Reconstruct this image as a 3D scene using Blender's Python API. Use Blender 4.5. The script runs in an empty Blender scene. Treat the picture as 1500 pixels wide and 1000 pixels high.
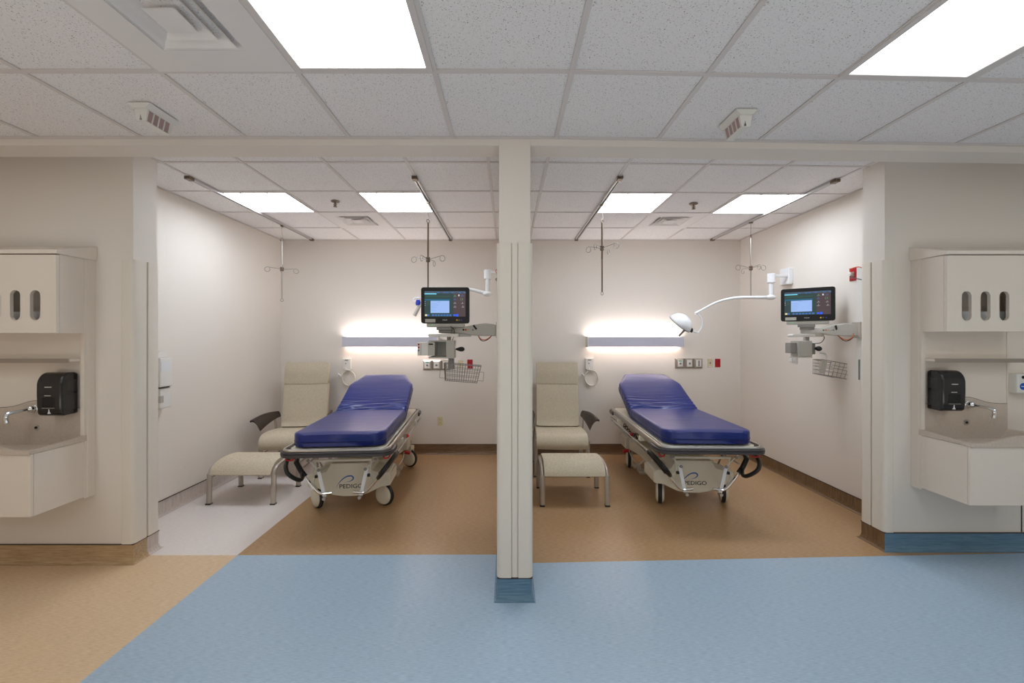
import bpy, bmesh, math, random
from mathutils import Matrix, Vector
random.seed(4)
PI = math.pi
scn = bpy.context.scene
COL = scn.collection
# ------------------------------------------------------------------ camera, world, exposure
EYE = 1.565
cd = bpy.data.cameras.new('camera'); cam = bpy.data.objects.new('camera', cd); COL.objects.link(cam)
cam.location = (0, 0, EYE); cam.rotation_euler = (PI/2, 0, 0)
cd.sensor_width = 36; cd.lens = 600/1500*36; cd.shift_x = 7/1500; cd.shift_y = -6/1500
cd.clip_start = .05
scn.camera = cam
w = bpy.data.worlds.new('world'); scn.world = w; w.use_nodes = True
w.node_tree.nodes['Background'].inputs[0].default_value = (.9, .9, 1, 1)
w.node_tree.nodes['Background'].inputs[1].default_value = 0.0
scn.view_settings.view_transform = 'Standard'; scn.view_settings.look = 'None'
scn.view_settings.exposure = -0.05; scn.view_settings.gamma = 1; scn.view_settings.use_curve_mapping = False
HALL_E, BAY_E, BED_UP, BED_DN = 7.2, 21.5, 26.0, 11.0      # lamp strengths
def area(name, loc, rot, sx, sy, power, col=(1, 1, 1)):
    l = bpy.data.lights.new(name, 'AREA'); l.shape = 'RECTANGLE'; l.size = sx; l.size_y = sy; l.energy = power; l.color = col
    o = bpy.data.objects.new(name, l); COL.objects.link(o); o.location = loc; o.rotation_euler = rot; return o
# added fill behind the camera, no real lamp, aimed up and towards the bays
area('hall_bounce_light', (0, -1.3, .3), (math.radians(168), 0, 0), 9, 1.6, 66, (1, .97, .94))

# ------------------------------------------------------------------ materials
def lin(c):
    return tuple((v/255/12.92 if v/255 <= .04045 else ((v/255+.055)/1.055)**2.4) for v in c)
def mat(name, c, rough=.6, metal=0, spec=.5, emit=None, es=1, coat=0, alpha=1, trans=0):
    m = bpy.data.materials.new(name); m.use_nodes = True
    b = m.node_tree.nodes['Principled BSDF']
    b.inputs['Base Color'].default_value = (*lin(c), 1)
    b.inputs['Roughness'].default_value = rough; b.inputs['Metallic'].default_value = metal
    b.inputs['Specular IOR Level'].default_value = spec
    b.inputs['Coat Weight'].default_value = coat; b.inputs['Alpha'].default_value = alpha
    b.inputs['Transmission Weight'].default_value = trans
    if emit:
        b.inputs['Emission Color'].default_value = (*lin(emit), 1); b.inputs['Emission Strength'].default_value = es
    return m
def nz(m, t, **kw):
    n = m.node_tree.nodes.new(t)
    for k, v in kw.items(): setattr(n, k, v)
    return n
def tex_noise(m, scale_xyz, scale=1, detail=4, rough=.5, coord='Object'):
    L = m.node_tree.links
    tc = nz(m, 'ShaderNodeTexCoord'); mp = nz(m, 'ShaderNodeMapping'); ns = nz(m, 'ShaderNodeTexNoise')
    mp.inputs['Scale'].default_value = scale_xyz
    ns.inputs['Scale'].default_value = scale; ns.inputs['Detail'].default_value = detail; ns.inputs['Roughness'].default_value = rough
    L.new(tc.outputs[coord], mp.inputs[0]); L.new(mp.outputs[0], ns.inputs['Vector'])
    return ns
def ramp_color(m, fac, stops):
    L = m.node_tree.links; r = nz(m, 'ShaderNodeValToRGB')
    e = r.color_ramp.elements
    e[0].position, e[0].color = stops[0][0], (*lin(stops[0][1]), 1)
    e[1].position, e[1].color = stops[-1][0], (*lin(stops[-1][1]), 1)
    for p, c in stops[1:-1]:
        q = e.new(p); q.color = (*lin(c), 1)
    L.new(fac, r.inputs[0]); L.new(r.outputs[0], m.node_tree.nodes['Principled BSDF'].inputs['Base Color'])
    return r
def bump(m, h, strength=.2, dist=.002):
    L = m.node_tree.links; b = nz(m, 'ShaderNodeBump')
    b.inputs['Strength'].default_value = strength; b.inputs['Distance'].default_value = dist
    L.new(h, b.inputs['Height']); L.new(b.outputs[0], m.node_tree.nodes['Principled BSDF'].inputs['Normal'])
def lino(name, dark, mid, light, rough=.30, sc=(26, 380, 60)):
    m = mat(name, mid, rough, spec=.5)
    n = tex_noise(m, sc, 1, 5, .65)
    ramp_color(m, n.outputs['Fac'], [(.28, dark), (.5, mid), (.74, light)])
    bump(m, n.outputs['Fac'], .06, .001)
    return m
def fabric(name, a, b_, sc=(60, 60, 400)):
    m = mat(name, a, .85, spec=.2)
    n = tex_noise(m, sc, 1, 4, .7)
    ramp_color(m, n.outputs['Fac'], [(.3, a), (.72, b_)])
    bump(m, n.outputs['Fac'], .25, .001)
    return m
M = {}
M['paint'] = mat('wall_paint', (230, 221, 210), .62, spec=.3)
n_ = tex_noise(M['paint'], (1, 1, 1), 260, 2); bump(M['paint'], n_.outputs['Fac'], .05, .001)
M['bay_paint'] = M['paint']
M['guard'] = mat('vinyl_guard', (228, 219, 205), .42, spec=.4)
M['lam'] = mat('cream_laminate', (232, 220, 206), .4, spec=.4)
M['lam_edge'] = mat('laminate_edge', (196, 184, 160), .45)
M['tile'] = mat('ceiling_tile', (236, 232, 229), .9, spec=.1)
def tile_tex(m):
    L = m.node_tree.links
    tc = nz(m, 'ShaderNodeTexCoord'); v = nz(m, 'ShaderNodeTexVoronoi'); v.inputs['Scale'].default_value = 150
    n = nz(m, 'ShaderNodeTexNoise'); n.inputs['Scale'].default_value = 120; n.inputs['Detail'].default_value = 3
    wv = nz(m, 'ShaderNodeTexNoise'); wv.inputs['Scale'].default_value = 50
    mx = nz(m, 'ShaderNodeMixRGB'); mx.inputs[0].default_value = .02
    L.new(tc.outputs['Object'], mx.inputs[1]); L.new(wv.outputs['Color'], mx.inputs[2]); L.new(tc.outputs['Object'], wv.inputs['Vector'])
    L.new(mx.outputs[0], v.inputs['Vector']); L.new(tc.outputs['Object'], n.inputs['Vector'])
    # pits: only the cells whose random colour is high carry a pit
    r = nz(m, 'ShaderNodeMapRange'); r.inputs[1].default_value = .16; r.inputs[2].default_value = .30
    L.new(v.outputs['Distance'], r.inputs[0])
    sp = nz(m, 'ShaderNodeSeparateColor'); L.new(v.outputs['Color'], sp.inputs[0])
    gt = nz(m, 'ShaderNodeMath', operation='GREATER_THAN'); gt.inputs[1].default_value = .45; L.new(sp.outputs[0], gt.inputs[0])
    mxx = nz(m, 'ShaderNodeMath', operation='MAXIMUM'); L.new(r.outputs[0], mxx.inputs[0])
    L.new(gt.outputs[0], mxx.inputs[1])
    rc = nz(m, 'ShaderNodeValToRGB'); rc.color_ramp.elements[0].color = (*lin((140, 122, 110)), 1); rc.color_ramp.elements[1].color = (*lin((240, 236, 234)), 1)
    L.new(mxx.outputs[0], rc.inputs[0])
    r2 = nz(m, 'ShaderNodeValToRGB'); r2.color_ramp.elements[0].position = .3; r2.color_ramp.elements[0].color = (.90, .89, .88, 1); r2.color_ramp.elements[1].position = .55; r2.color_ramp.elements[1].color = (1, 1, 1, 1)
    L.new(n.outputs['Fac'], r2.inputs[0])
    mm = nz(m, 'ShaderNodeMixRGB', blend_type='MULTIPLY'); mm.inputs[0].default_value = 1
    L.new(rc.outputs[0], mm.inputs[1]); L.new(r2.outputs[0], mm.inputs[2])
    L.new(mm.outputs[0], m.node_tree.nodes['Principled BSDF'].inputs['Base Color'])
    bump(m, mxx.outputs[0], .4, .002)
tile_tex(M['tile'])
M['tee'] = mat('white_tee', (216, 208, 203), .5)
M['vent'] = mat('white_metal', (230, 225, 221), .5)
M['black'] = mat('black', (12, 11, 11), .5)
M['dark'] = mat('dark_void', (20, 18, 16), .9)
M['dkline'] = mat('dark_strip', (70, 52, 42), .6)
M['blue'] = lino('blue_lino', (136, 162, 184), (170, 191, 209), (194, 211, 225))
M['tan'] = lino('tan_lino', (194, 160, 120), (224, 193, 155), (240, 216, 184))
M['brown'] = lino('brown_lino', (150, 116, 80), (182, 146, 106), (206, 172, 134))
M['white'] = lino('pale_lino', (214, 202, 194), (232, 222, 216), (242, 234, 229))
for k, s in (('blue', 'blue'), ('tan', 'tan'), ('brown', 'brown'), ('white', 'pale')):
    pass
M['navy'] = mat('navy_vinyl', (12, 35, 114), .28, spec=.52)
n_ = tex_noise(M['navy'], (3, 14, 14), 1, 3, .5); bump(M['navy'], n_.outputs['Fac'], .25, .01)
M['navy_dk'] = mat('navy_piping', (20, 28, 74), .4)
M['cream'] = mat('cream_plastic', (222, 215, 196), .4)
M['cream_m'] = mat('cream_metal', (214, 208, 188), .4)
M['chrome'] = mat('chrome', (225, 225, 225), .12, metal=1)
M['steel'] = mat('brushed_steel', (190, 184, 176), .32, metal=1)
M['alu'] = mat('satin_aluminium', (196, 190, 182), .42, metal=.85)
M['champ'] = mat('silver_leg', (186, 176, 164), .4, metal=.6)
M['bump'] = mat('bumper_grey', (64, 58, 60), .35)
M['bump_l'] = mat('bumper_groove', (112, 106, 108), .4)
M['rubber'] = mat('tyre', (30, 28, 30), .55)
M['red'] = mat('red_plastic', (190, 20, 30), .4)
M['redp'] = mat('red_plate', (176, 8, 22), .4)
M['grip'] = mat('black_grip', (14, 13, 14), .4)
M['fab'] = fabric('oat_fabric', (182, 168, 142), (220, 208, 186))
M['fabh'] = fabric('oat_fabric_head', (174, 160, 136), (208, 196, 174))
M['brownarm'] = mat('brown_armrest', (50, 37, 31), .38)
M['wht'] = mat('white_enamel', (232, 232, 232), .3, coat=.3)
M['wplas'] = mat('white_plastic', (228, 224, 216), .4)
M['gplas'] = mat('grey_plastic', (186, 182, 172), .45)
M['dgplas'] = mat('mid_grey_plastic', (140, 136, 130), .5)
M['ivory'] = mat('ivory_plate', (216, 204, 166), .4)
M['smoke'] = mat('smoked_plastic', (34, 32, 32), .14, spec=.6)
M['smoke2'] = mat('smoked_side', (52, 50, 48), .25)
M['orange'] = mat('orange_cable', (206, 92, 30), .5)
M['dcable'] = mat('dark_cable', (70, 52, 44), .5)
M['ecgr'] = mat('teal_plug', (24, 130, 130), .5)
M['bluep'] = mat('blue_plastic', (38, 60, 170), .4)
M['green'] = mat('green_print', (50, 140, 110), .5)
M['text'] = mat('dark_print', (40, 40, 46), .5)
M['textw'] = mat('white_print', (226, 226, 226), .5)
M['logo'] = mat('blue_print', (22, 92, 176), .5)
M['yel'] = mat('yellow_print', (232, 170, 20), .5)
M['bluel'] = mat('blue_label', (0, 84, 190), .4)
M['wire'] = mat('steel_wire', (150, 146, 140), .35, metal=.8)
M['track'] = mat('alu_track', (206, 202, 200), .3, metal=.5)
M['brz'] = mat('bronze_metal', (120, 104, 88), .4, metal=.8)
M['lav'] = mat('overbed_housing', (200, 198, 208), .45)
M['lw'] = mat('lamp_window', (176, 148, 144), .3)
M['tube'] = mat('clear_tube', (226, 220, 206), .3)
# speckled solid surface
M['solid'] = mat('speckled_solid_surface', (206, 190, 174), .45)
n_ = tex_noise(M['solid'], (1, 1, 1), 420, 3, .8)
ramp_color(M['solid'], n_.outputs['Fac'], [(.32, (168, 146, 130)), (.48, (204, 188, 172)), (.7, (224, 212, 198))])
def screen_m(name, c, s=1.0): return mat('screen_'+name, (10, 10, 10), .3, emit=c, es=s)
S = {k: screen_m(k, c) for k, c in dict(bg=(44, 66, 66), bgr=(78, 62, 66), top=(70, 86, 104), cyan=(120, 214, 240), teal=(22, 100, 130), win=(158, 190, 246),
     winl=(120, 150, 214), btn=(60, 112, 176), btn2=(40, 92, 232), btny=(226, 216, 176), grn=(60, 200, 130), blu=(60, 130, 220), wht=(210, 214, 220), gl=(60, 120, 80), led=(60, 230, 130)).items()}
def lamp_mat(name, c, s, axis='Y', bands=None, ribs=(0, 0), lo=.55):
    m = bpy.data.materials.new(name); m.use_nodes = True
    nt = m.node_tree; nt.nodes.clear(); L = nt.links
    o = nt.nodes.new('ShaderNodeOutputMaterial'); e = nt.nodes.new('ShaderNodeEmission'); L.new(e.outputs[0], o.inputs[0])
    e.inputs[0].default_value = (*lin(c), 1)
    tc = nt.nodes.new('ShaderNodeTexCoord'); sx = nt.nodes.new('ShaderNodeSeparateXYZ'); L.new(tc.outputs['Object'], sx.inputs[0])
    def math_(op, a, b=None):
        n = nt.nodes.new('ShaderNodeMath'); n.operation = op
        for i, v in enumerate((a, b)):
            if v is None: continue
            if isinstance(v, (int, float)): n.inputs[i].default_value = v
            else: L.new(v, n.inputs[i])
        return n.outputs[0]
    val = None
    if bands:                       # tubes behind the lens: cosine bands over the lamp's width
        src = sx.outputs['XYZ'.index(axis)]
        cs = math_('COSINE', math_('MULTIPLY', src, 2*PI/bands))
        val = math_('ADD', math_('MULTIPLY', cs, (1-lo)/2), (1+lo)/2)
    if ribs[0]:
        src = sx.outputs['XYZ'.index(ribs[1])]
        r = math_('ADD', math_('MULTIPLY', math_('COSINE', math_('MULTIPLY', src, 2*PI/ribs[0])), .3), .7)
        val = r if val is None else math_('MULTIPLY', val, r)
    L.new(math_('MULTIPLY', val, s) if val is not None else math_('ADD', s, 0), e.inputs[1])
    return m
M['lens_h'] = lamp_mat('hall_lamp_lens', (236, 246, 250), HALL_E, 'X', .30, (.012, 'X'), .7)
M['lens_b'] = lamp_mat('bay_lamp_lens', (232, 242, 255), BAY_E, 'Y', .28, (0, 0), .5)
M['bed_up'] = lamp_mat('overbed_up_lens', (255, 246, 245), BED_UP)
M['bed_dn'] = lamp_mat('overbed_down_lens', (255, 236, 228), BED_DN)

# ------------------------------------------------------------------ mesh helpers
class MB:
    def __init__(s): s.v = []; s.f = []; s.mi = []; s.cm = 0
    def add(s, vs, fs):
        b = len(s.v); s.v += [tuple(p) for p in vs]
        for f in fs: s.f.append([b+i for i in f]); s.mi.append(s.cm)
        return s
    def box(s, x0, x1, y0, y1, z0, z1):
        if x0 > x1: x0, x1 = x1, x0
        if y0 > y1: y0, y1 = y1, y0
        if z0 > z1: z0, z1 = z1, z0
        v = [(x, y, z) for z in (z0, z1) for y in (y0, y1) for x in (x0, x1)]
        return s.add(v, [(0, 2, 3, 1), (4, 5, 7, 6), (0, 1, 5, 4), (2, 6, 7, 3), (0, 4, 6, 2), (1, 3, 7, 5)])
    def obox(s, p0, p1, wv, t):
        """bar from p0 to p1; wv = width vector (full), t = thickness vector (full)"""
        p0, p1, wv, t = map(Vector, (p0, p1, wv, t))
        v = [p + a*wv/2 + b*t/2 for p in (p0, p1) for a, b in ((-1, -1), (1, -1), (1, 1), (-1, 1))]
        return s.add(v, [(3, 2, 1, 0), (4, 5, 6, 7), (0, 1, 5, 4), (1, 2, 6, 5), (2, 3, 7, 6), (3, 0, 4, 7)])
    def prism(s, pts, a0, a1, axis='Z'):
        """2D polygon extruded along an axis; pts given in the other two axes in order"""
        def P(p, a): return {'Z': (p[0], p[1], a), 'Y': (p[0], a, p[1]), 'X': (a, p[0], p[1])}[axis]
        n = len(pts); v = [P(p, a0) for p in pts] + [P(p, a1) for p in pts]
        return s.add(v, [list(range(n))[::-1], list(range(n, 2*n))] + [(i, (i+1) % n, n+(i+1) % n, n+i) for i in range(n)])
    def loft(s, rings, caps=True, closed=False):
        n = len(rings[0]); v = [p for r in rings for p in r]; f = []
        m = len(rings)
        for j in range(m if closed else m-1):
            a, b = j*n, ((j+1) % m)*n
            for i in range(n): f.append((a+i, a+(i+1) % n, b+(i+1) % n, b+i))
        if caps and not closed: f += [list(range(n))[::-1], list(range((m-1)*n, m*n))]
        return s.add(v, f)
    def tube(s, pts, r, n=8, closed=False, rb=None, caps=True):
        pts = [Vector(p) for p in pts]; m = len(pts); rings = []
        tang = []
        for i in range(m):
            if closed: t = (pts[(i+1) % m]-pts[i-1])
            else: t = pts[min(i+1, m-1)]-pts[max(i-1, 0)]
            tang.append(t.normalized())
        u = Vector((0, 0, 1)) if abs(tang[0].z) < .9 else Vector((1, 0, 0))
        rr = r if isinstance(r, (list, tuple)) else [r]*m
        for i in range(m):
            t = tang[i]; u = (u - t*u.dot(t)).normalized(); q = t.cross(u)
            rings.append([pts[i] + u*math.cos(2*PI*k/n)*rr[i] + q*math.sin(2*PI*k/n)*(rb or rr[i]) for k in range(n)])
        return s.loft(rings, caps, closed)
    def lathe(s, prof, c=(0, 0, 0), axis='Z', n=20, caps=True):
        rings = []
        for r, h in prof:
            R = []
            for k in range(n):
                a = 2*PI*k/n; x, y = r*math.cos(a), r*math.sin(a)
                p = {'Z': (x, y, h), 'Y': (x, h, -y), 'X': (h, x, y)}[axis]
                R.append((p[0]+c[0], p[1]+c[1], p[2]+c[2]))
            rings.append(R)
        return s.loft(rings, caps)
    def ell(s, c, rx, ry, rz, n=14, m=9):
        rings = []
        for j in range(m):
            t = PI*(j+.02)/(m-1+.04); R = []
            for k in range(n):
                a = 2*PI*k/n; R.append((c[0]+rx*math.sin(t)*math.cos(a), c[1]+ry*math.sin(t)*math.sin(a), c[2]-rz*math.cos(t)))
            rings.append(R)
        return s.loft(rings)
    def xf(s, mtx, start=0):
        for i in range(start, len(s.v)): s.v[i] = tuple(mtx @ Vector(s.v[i]))
        return s
    def build(s, name, m=None, parent=None, smooth=False, bevel=0, seg=2, loc=None, kind=None, label=None, ang=35, subsurf=0):
        me = bpy.data.meshes.new(name)
        me.from_pydata(s.v, [], s.f)
        bm = bmesh.new(); bm.from_mesh(me); bmesh.ops.recalc_face_normals(bm, faces=bm.faces); bm.to_mesh(me); bm.free()
        for q in (m if isinstance(m, (list, tuple)) else [m]): me.materials.append(q)
        if isinstance(m, (list, tuple)):
            for p, i in zip(me.polygons, s.mi): p.material_index = i
        if smooth:
            for p in me.polygons: p.use_smooth = True
            me.set_sharp_from_angle(angle=math.radians(ang))
        o = bpy.data.objects.new(name, me); COL.objects.link(o)
        if parent: o.parent = parent
        if loc: o.location = loc
        if bevel:
            b = o.modifiers.new('bevel', 'BEVEL'); b.width = bevel; b.segments = seg; b.limit_method = 'ANGLE'; b.angle_limit = math.radians(35)
        if subsurf:
            b = o.modifiers.new('sub', 'SUBSURF'); b.levels = b.render_levels = subsurf
        if kind: o['kind'] = kind
        if label: o['label'] = label
        return o
def box(x0, x1, y0, y1, z0, z1): return MB().box(x0, x1, y0, y1, z0, z1)
def thing(name, label, cat, loc=(0, 0, 0), rotz=0, group=None):
    o = bpy.data.objects.new(name, None); COL.objects.link(o); o.empty_display_size = .1
    o.location = loc; o.rotation_euler = (0, 0, rotz); o['label'] = label; o['category'] = cat
    if group: o['group'] = group
    return o
def text(body, size, m, parent, mtx, name='lettering', ext=.0006, align='CENTER', sx=1):
    c = bpy.data.curves.new(name, 'FONT'); c.body = body; c.size = size; c.extrude = ext; c.align_x = align; c.align_y = 'CENTER'; c.resolution_u = 3
    o = bpy.data.objects.new(name+'_tmp', c); COL.objects.link(o)
    bpy.context.view_layer.update()
    me = bpy.data.meshes.new_from_object(o.evaluated_get(bpy.context.evaluated_depsgraph_get()))
    bpy.data.objects.remove(o); bpy.data.curves.remove(c)
    me.name = name; me.materials.clear(); me.materials.append(m)
    me.transform(mtx @ Matrix.Diagonal((sx, 1, 1, 1)))
    q = bpy.data.objects.new(name, me); COL.objects.link(q); q.parent = parent
    return q
def T(x, y, z): return Matrix.Translation((x, y, z))
RX = Matrix.Rotation(PI/2, 4, 'X')       # text facing -Y
def arc(cx, cy, r, a0, a1, n=8): return [(cx+r*math.cos(math.radians(a0+(a1-a0)*i/n)), cy+r*math.sin(math.radians(a0+(a1-a0)*i/n))) for i in range(n+1)]
def smooth_path(pts, n=6):
    """Catmull-Rom through 3D points"""
    P = [Vector(p) for p in pts]; P = [P[0]*2-P[1]] + P + [P[-1]*2-P[-2]]; out = []
    for i in range(1, len(P)-2):
        for k in range(n):
            t = k/n; a, b, c, d = P[i-1:i+3]
            out.append(.5*((2*b)+(c-a)*t+(2*a-5*b+4*c-d)*t*t+(3*b-a-3*c+d)*t**3))
    out.append(P[-2]); return out

# ------------------------------------------------------------------ the setting
HC, BC = 2.75, 2.87                      # hall and bay ceiling heights
YH0, YH1 = 2.445, 2.60                   # header front and back
YL, YLB, XL = 2.84, 3.034, -2.594        # left wing wall
YR, YRB, XR = 3.01, 3.195, 2.774         # right wing wall
XBL, XBR, YB = -3.04, 3.13, 5.5          # bay side walls, back wall
PX0, PX1 = -.049, .139                   # partition
XE, YE = 6.2, -2.6
def bend(x, y):                          # the hall's grid and header run very slightly askew on the right
    if x <= .2: return y
    return y + .032*(x-.2)*min(1, max(0, (YB-y)/2.4))
def bendmb(mb): mb.v = [(x, bend(x, y), z) for x, y, z in mb.v]; return mb

# floor
fl = box(-XE, XE, YE, YB+.2, -.12, -.004).build('floor', M['brown'], kind='structure')
XS = -1.94; SEAM_L = 2.945; SEAM_R = 2.84
def sheet(pts, m): return MB().prism(pts, -.004, 0).build('floor_sheet', m, fl)
sheet([(-XE, YE), (XS, YE), (XS, SEAM_L), (-XE, SEAM_L)], M['tan'])['label'] = 'tan linoleum sheet'
sheet([(XS, YE), (XE, YE), (XE, 3.06), (2.6, 2.93), (PX1-.05, SEAM_R), (PX1-.05, SEAM_L+.01), (XS, SEAM_L)], M['blue'])['label'] = 'blue linoleum sheet'
sheet([(-XE, SEAM_L), (XS, SEAM_L), (XS, YB+.1), (-XE, YB+.1)], M['white'])['label'] = 'pale grey linoleum sheet'
sheet([(XS, SEAM_L), (PX1-.05, SEAM_L+.01), (PX1-.05, SEAM_R), (2.6, 2.93), (XE, 3.06), (XE, YB+.1), (XS, YB+.1)], M['brown'])['label'] = 'brown linoleum sheet'

# walls
box(-XE, XL, YL, YLB, 0, BC+.1).build('wall_left_wing', M['paint'], kind='structure')
box(XR, XE, YR, YRB, 0, BC+.1).build('wall_right_wing', M['paint'], kind='structure')
box(XBL-.15, XBL, YLB, YB, 0, BC+.1).build('wall_left', M['bay_paint'], kind='structure')
box(XBR, XBR+.15, YRB, YB, 0, BC+.1).build('wall_right', M['bay_paint'], kind='structure')
box(XBL-.15, XBR+.15, YB, YB+.15, 0, BC+.1).build('wall_back', M['bay_paint'], kind='structure')
box(PX0, PX1, YH0, YB, 0, BC+.1).build('wall_partition', M['paint'], kind='structure', bevel=.004)
box(-XE-.15, -XE, YE, YL, 0, BC+.1).build('wall_hall_left', M['paint'], kind='structure')
box(XE, XE+.15, YE, YR, 0, BC+.1).build('wall_hall_right', M['paint'], kind='structure')
box(-XE-.15, XE+.15, YE-.15, YE, 0, BC+.1).build('wall_hall_rear', M['paint'], kind='structure')
hm = MB().box(-XE, PX0, YH0, YH1, 2.71, BC+.1).box(PX1, .2, YH0, YH1, 2.71, BC+.1).box(.2, XE, YH0, YH1, 2.71, BC+.1)
hdr = bendmb(hm).build('trim_header', M['paint'], kind='structure')

# ceilings
P_ = .615
hcx = [-.94+P_*k for k in range(-6, 8)]
hcy = [1.828-P_*k for k in range(-1, 6)]      # 2.443, 1.828, ...
ceil = box(-XE, XE, YE, YH0+.02, HC+.02, HC+.12).build('ceiling', M['tile'], kind='structure')
def tile(x0, x1, y0, y1, z, par):
    c = ((x0+x1)/2, (y0+y1)/2)
    mb = MB().box(x0, x1, y0, y1, z, z+.014); bendmb(mb)
    mb.v = [(x-c[0], y-c[1], q-z) for x, y, q in mb.v]
    o = mb.build('ceiling_tile', M['tile'], par, loc=(c[0], c[1], z)); return o
hl_cells = [(-.94, 1.828-2*P_), (-.94+4*P_, 1.828-2*P_), (-.94-4*P_, 1.828-2*P_), (-.94+7*P_, 1.828-2*P_),
            (-.94, -1.9), (-.94+4*P_, -1.9), (-.94-4*P_, -1.9), (-.94+7*P_, -1.9)]  # panels beyond the view and behind the camera are unseen, added for light
def in_light(cx, cy): return any(a < cx < a+P_ and b < cy < b+2*P_ for a, b in hl_cells[:4])
vent_cell = (-.94-P_, 1.828-P_)
for i in range(len(hcx)-1):
    for j in range(len(hcy)-1):
        x0, x1 = hcx[i], hcx[i+1]; y1, y0 = hcy[j], hcy[j+1]
        cx, cy = (x0+x1)/2, (y0+y1)/2
        if in_light(cx, cy) or (abs(x0-vent_cell[0]) < .01 and abs(y0-vent_cell[1]) < .01): continue
        tile(x0+.004, x1-.004, y0+.004, y1-.004, HC+.0065, ceil)
for x in hcx:
    bendmb(MB().box(x-.012, x+.012, hcy[-1], YH0, HC, HC+.005)).build('grid_bar', M['tee'], ceil)
for y in hcy[1:]:
    bendmb(MB().box(hcx[0], .2, y-.012, y+.012, HC-.0006, HC+.005).box(.2, hcx[-1], y-.012, y+.012, HC-.0006, HC+.005)).build('grid_bar', M['tee'], ceil)
bendmb(MB().box(-XE, .2, YH0-.022, YH0, HC-.002, HC+.005).box(.2, XE, YH0-.022, YH0, HC-.002, HC+.005)).build('wall_angle', M['tee'], ceil)

cb = box(-XE, XE, YH1-.02, YB+.1, BC+.02, BC+.12).build('ceiling', M['tile'], kind='structure')
brow = [2.45, 3.06, 3.67, 4.28, 4.89, YB]
def bay_ceiling(xs, lights, vent):
    lo, hi = min(xs), max(xs)
    for i in range(len(xs)-1):
        for j in range(len(brow)-1):
            x0, x1, y0, y1 = xs[i], xs[i+1], brow[j], brow[j+1]
            if (i, j) in lights or (i, j) == vent: continue
            tile(x0+.004, x1-.004, max(y0, YH1)+.004, y1-.004, BC+.006, cb)
    for x in xs[1:-1]: bendmb(MB().box(x-.012, x+.012, YH1, YB, BC, BC+.005)).build('grid_bar', M['tee'], cb)
    for y in brow[1:-1]:
        bendmb(MB().box(lo, hi, y-.010, y+.010, BC-.0006, BC+.005)).build('grid_bar', M['tee'], cb)
    for a in (box(lo, hi, YB-.02, YB, BC-.002, BC+.004), bendmb(box(lo, lo+.02, YLB, YB, BC-.002, BC+.004)), bendmb(box(hi-.02, hi, YRB, YB, BC-.002, BC+.004))):
        a.build('wall_angle', M['tee'], cb)
bxl = [XBL, -2.585, -1.98, -1.36, -.75, -.14, PX0]
bxr = [PX1, .30, .91, 1.52, 2.13, 2.74, XBR]
bay_ceiling(bxl, {(1, 2), (3, 2)}, (2, 3))
bay_ceiling(bxr, {(2, 2), (4, 2)}, (3, 3))
# soffit strips in front of the wing walls
box(-XE, XBL, YH1, YL, BC, BC+.02).build('ceiling_strip', M['paint'], cb)
box(XBR, XE, YH1, YR+.02, BC, BC+.02).build('ceiling_strip', M['paint'], cb)

# baseboards: coved sheet vinyl turned up the wall
PROF = [(0, .13), (.006, .13), (.006, .042), (.009, .026), (.014, .012), (.022, .003), (.030, .0006), (0, 0)]
def cove(pts, m, name, d0=None, d1=None, label=None):
    P = [Vector((*p, 0)) for p in pts]; n = len(P)
    dirs = [(P[i+1]-P[i]).normalized() for i in range(n-1)]
    def off(i):
        a = dirs[i-1] if i > 0 else (Vector((*d0, 0)) if d0 else dirs[0])
        b = dirs[i] if i < n-1 else (Vector((*d1, 0)) if d1 else dirs[-1])
        ra, rb = Vector((a.y, -a.x, 0)), Vector((b.y, -b.x, 0)); s_ = ra+rb
        return s_ / max(.2, (1+ra.dot(rb)))
    offs = [off(i) for i in range(n)]
    o = MB().loft([[P[i]+offs[i]*d+Vector((0, 0, z)) for d, z in PROF] for i in range(n)]).build(name, m, kind='structure')
    MB().loft([[P[i]+offs[i]*d+Vector((0, 0, z)) for d, z in ((0, .13), (.010, .13), (.010, .1345), (0, .1345))] for i in range(n)]).build('cap_strip', M['dkline'], o)
    return o
def vlino(src, nm):
    a = {'blue': ((56, 98, 126), (78, 122, 150), (104, 146, 172)), 'tan': ((140, 108, 72), (172, 140, 102), (196, 168, 130)),
         'brown': ((74, 52, 32), (100, 74, 50), (122, 96, 68)), 'white': ((176, 158, 146), (196, 180, 168), (212, 198, 188))}[src]
    return lino(nm, *a)
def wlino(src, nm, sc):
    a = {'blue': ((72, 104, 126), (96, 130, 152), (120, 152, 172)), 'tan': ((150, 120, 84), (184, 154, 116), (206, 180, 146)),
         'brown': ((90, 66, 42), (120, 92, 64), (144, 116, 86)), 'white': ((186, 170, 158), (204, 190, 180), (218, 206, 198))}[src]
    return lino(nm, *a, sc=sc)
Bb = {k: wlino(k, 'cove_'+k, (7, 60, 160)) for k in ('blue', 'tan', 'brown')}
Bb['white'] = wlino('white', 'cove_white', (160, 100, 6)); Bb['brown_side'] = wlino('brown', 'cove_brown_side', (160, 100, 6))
cove([(-XE, YL), (XL, YL), (XL, SEAM_L)], Bb['tan'], 'baseboard_hall_left')
cove([(XL, SEAM_L), (XL, YLB), (XBL, YLB), (XBL, YB), (XS, YB)], Bb['white'], 'baseboard_left')
cove([(XS, YB), (PX0, YB), (PX0, SEAM_L)], Bb['brown'], 'baseboard_back_left')
cove([(PX0, SEAM_L), (PX0, YH0), (PX1, YH0), (PX1, SEAM_R)], Bb['blue'], 'baseboard_column')
cove([(PX1, SEAM_R), (PX1, YB), (XBR, YB)], Bb['brown'], 'baseboard_back_right', d1=(0, -1))
cove([(XBR, YB), (XBR, YRB), (XR, YRB), (XR, YR)], Bb['brown_side'], 'baseboard_right', d0=(1, 0), d1=(1, 0))
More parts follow.
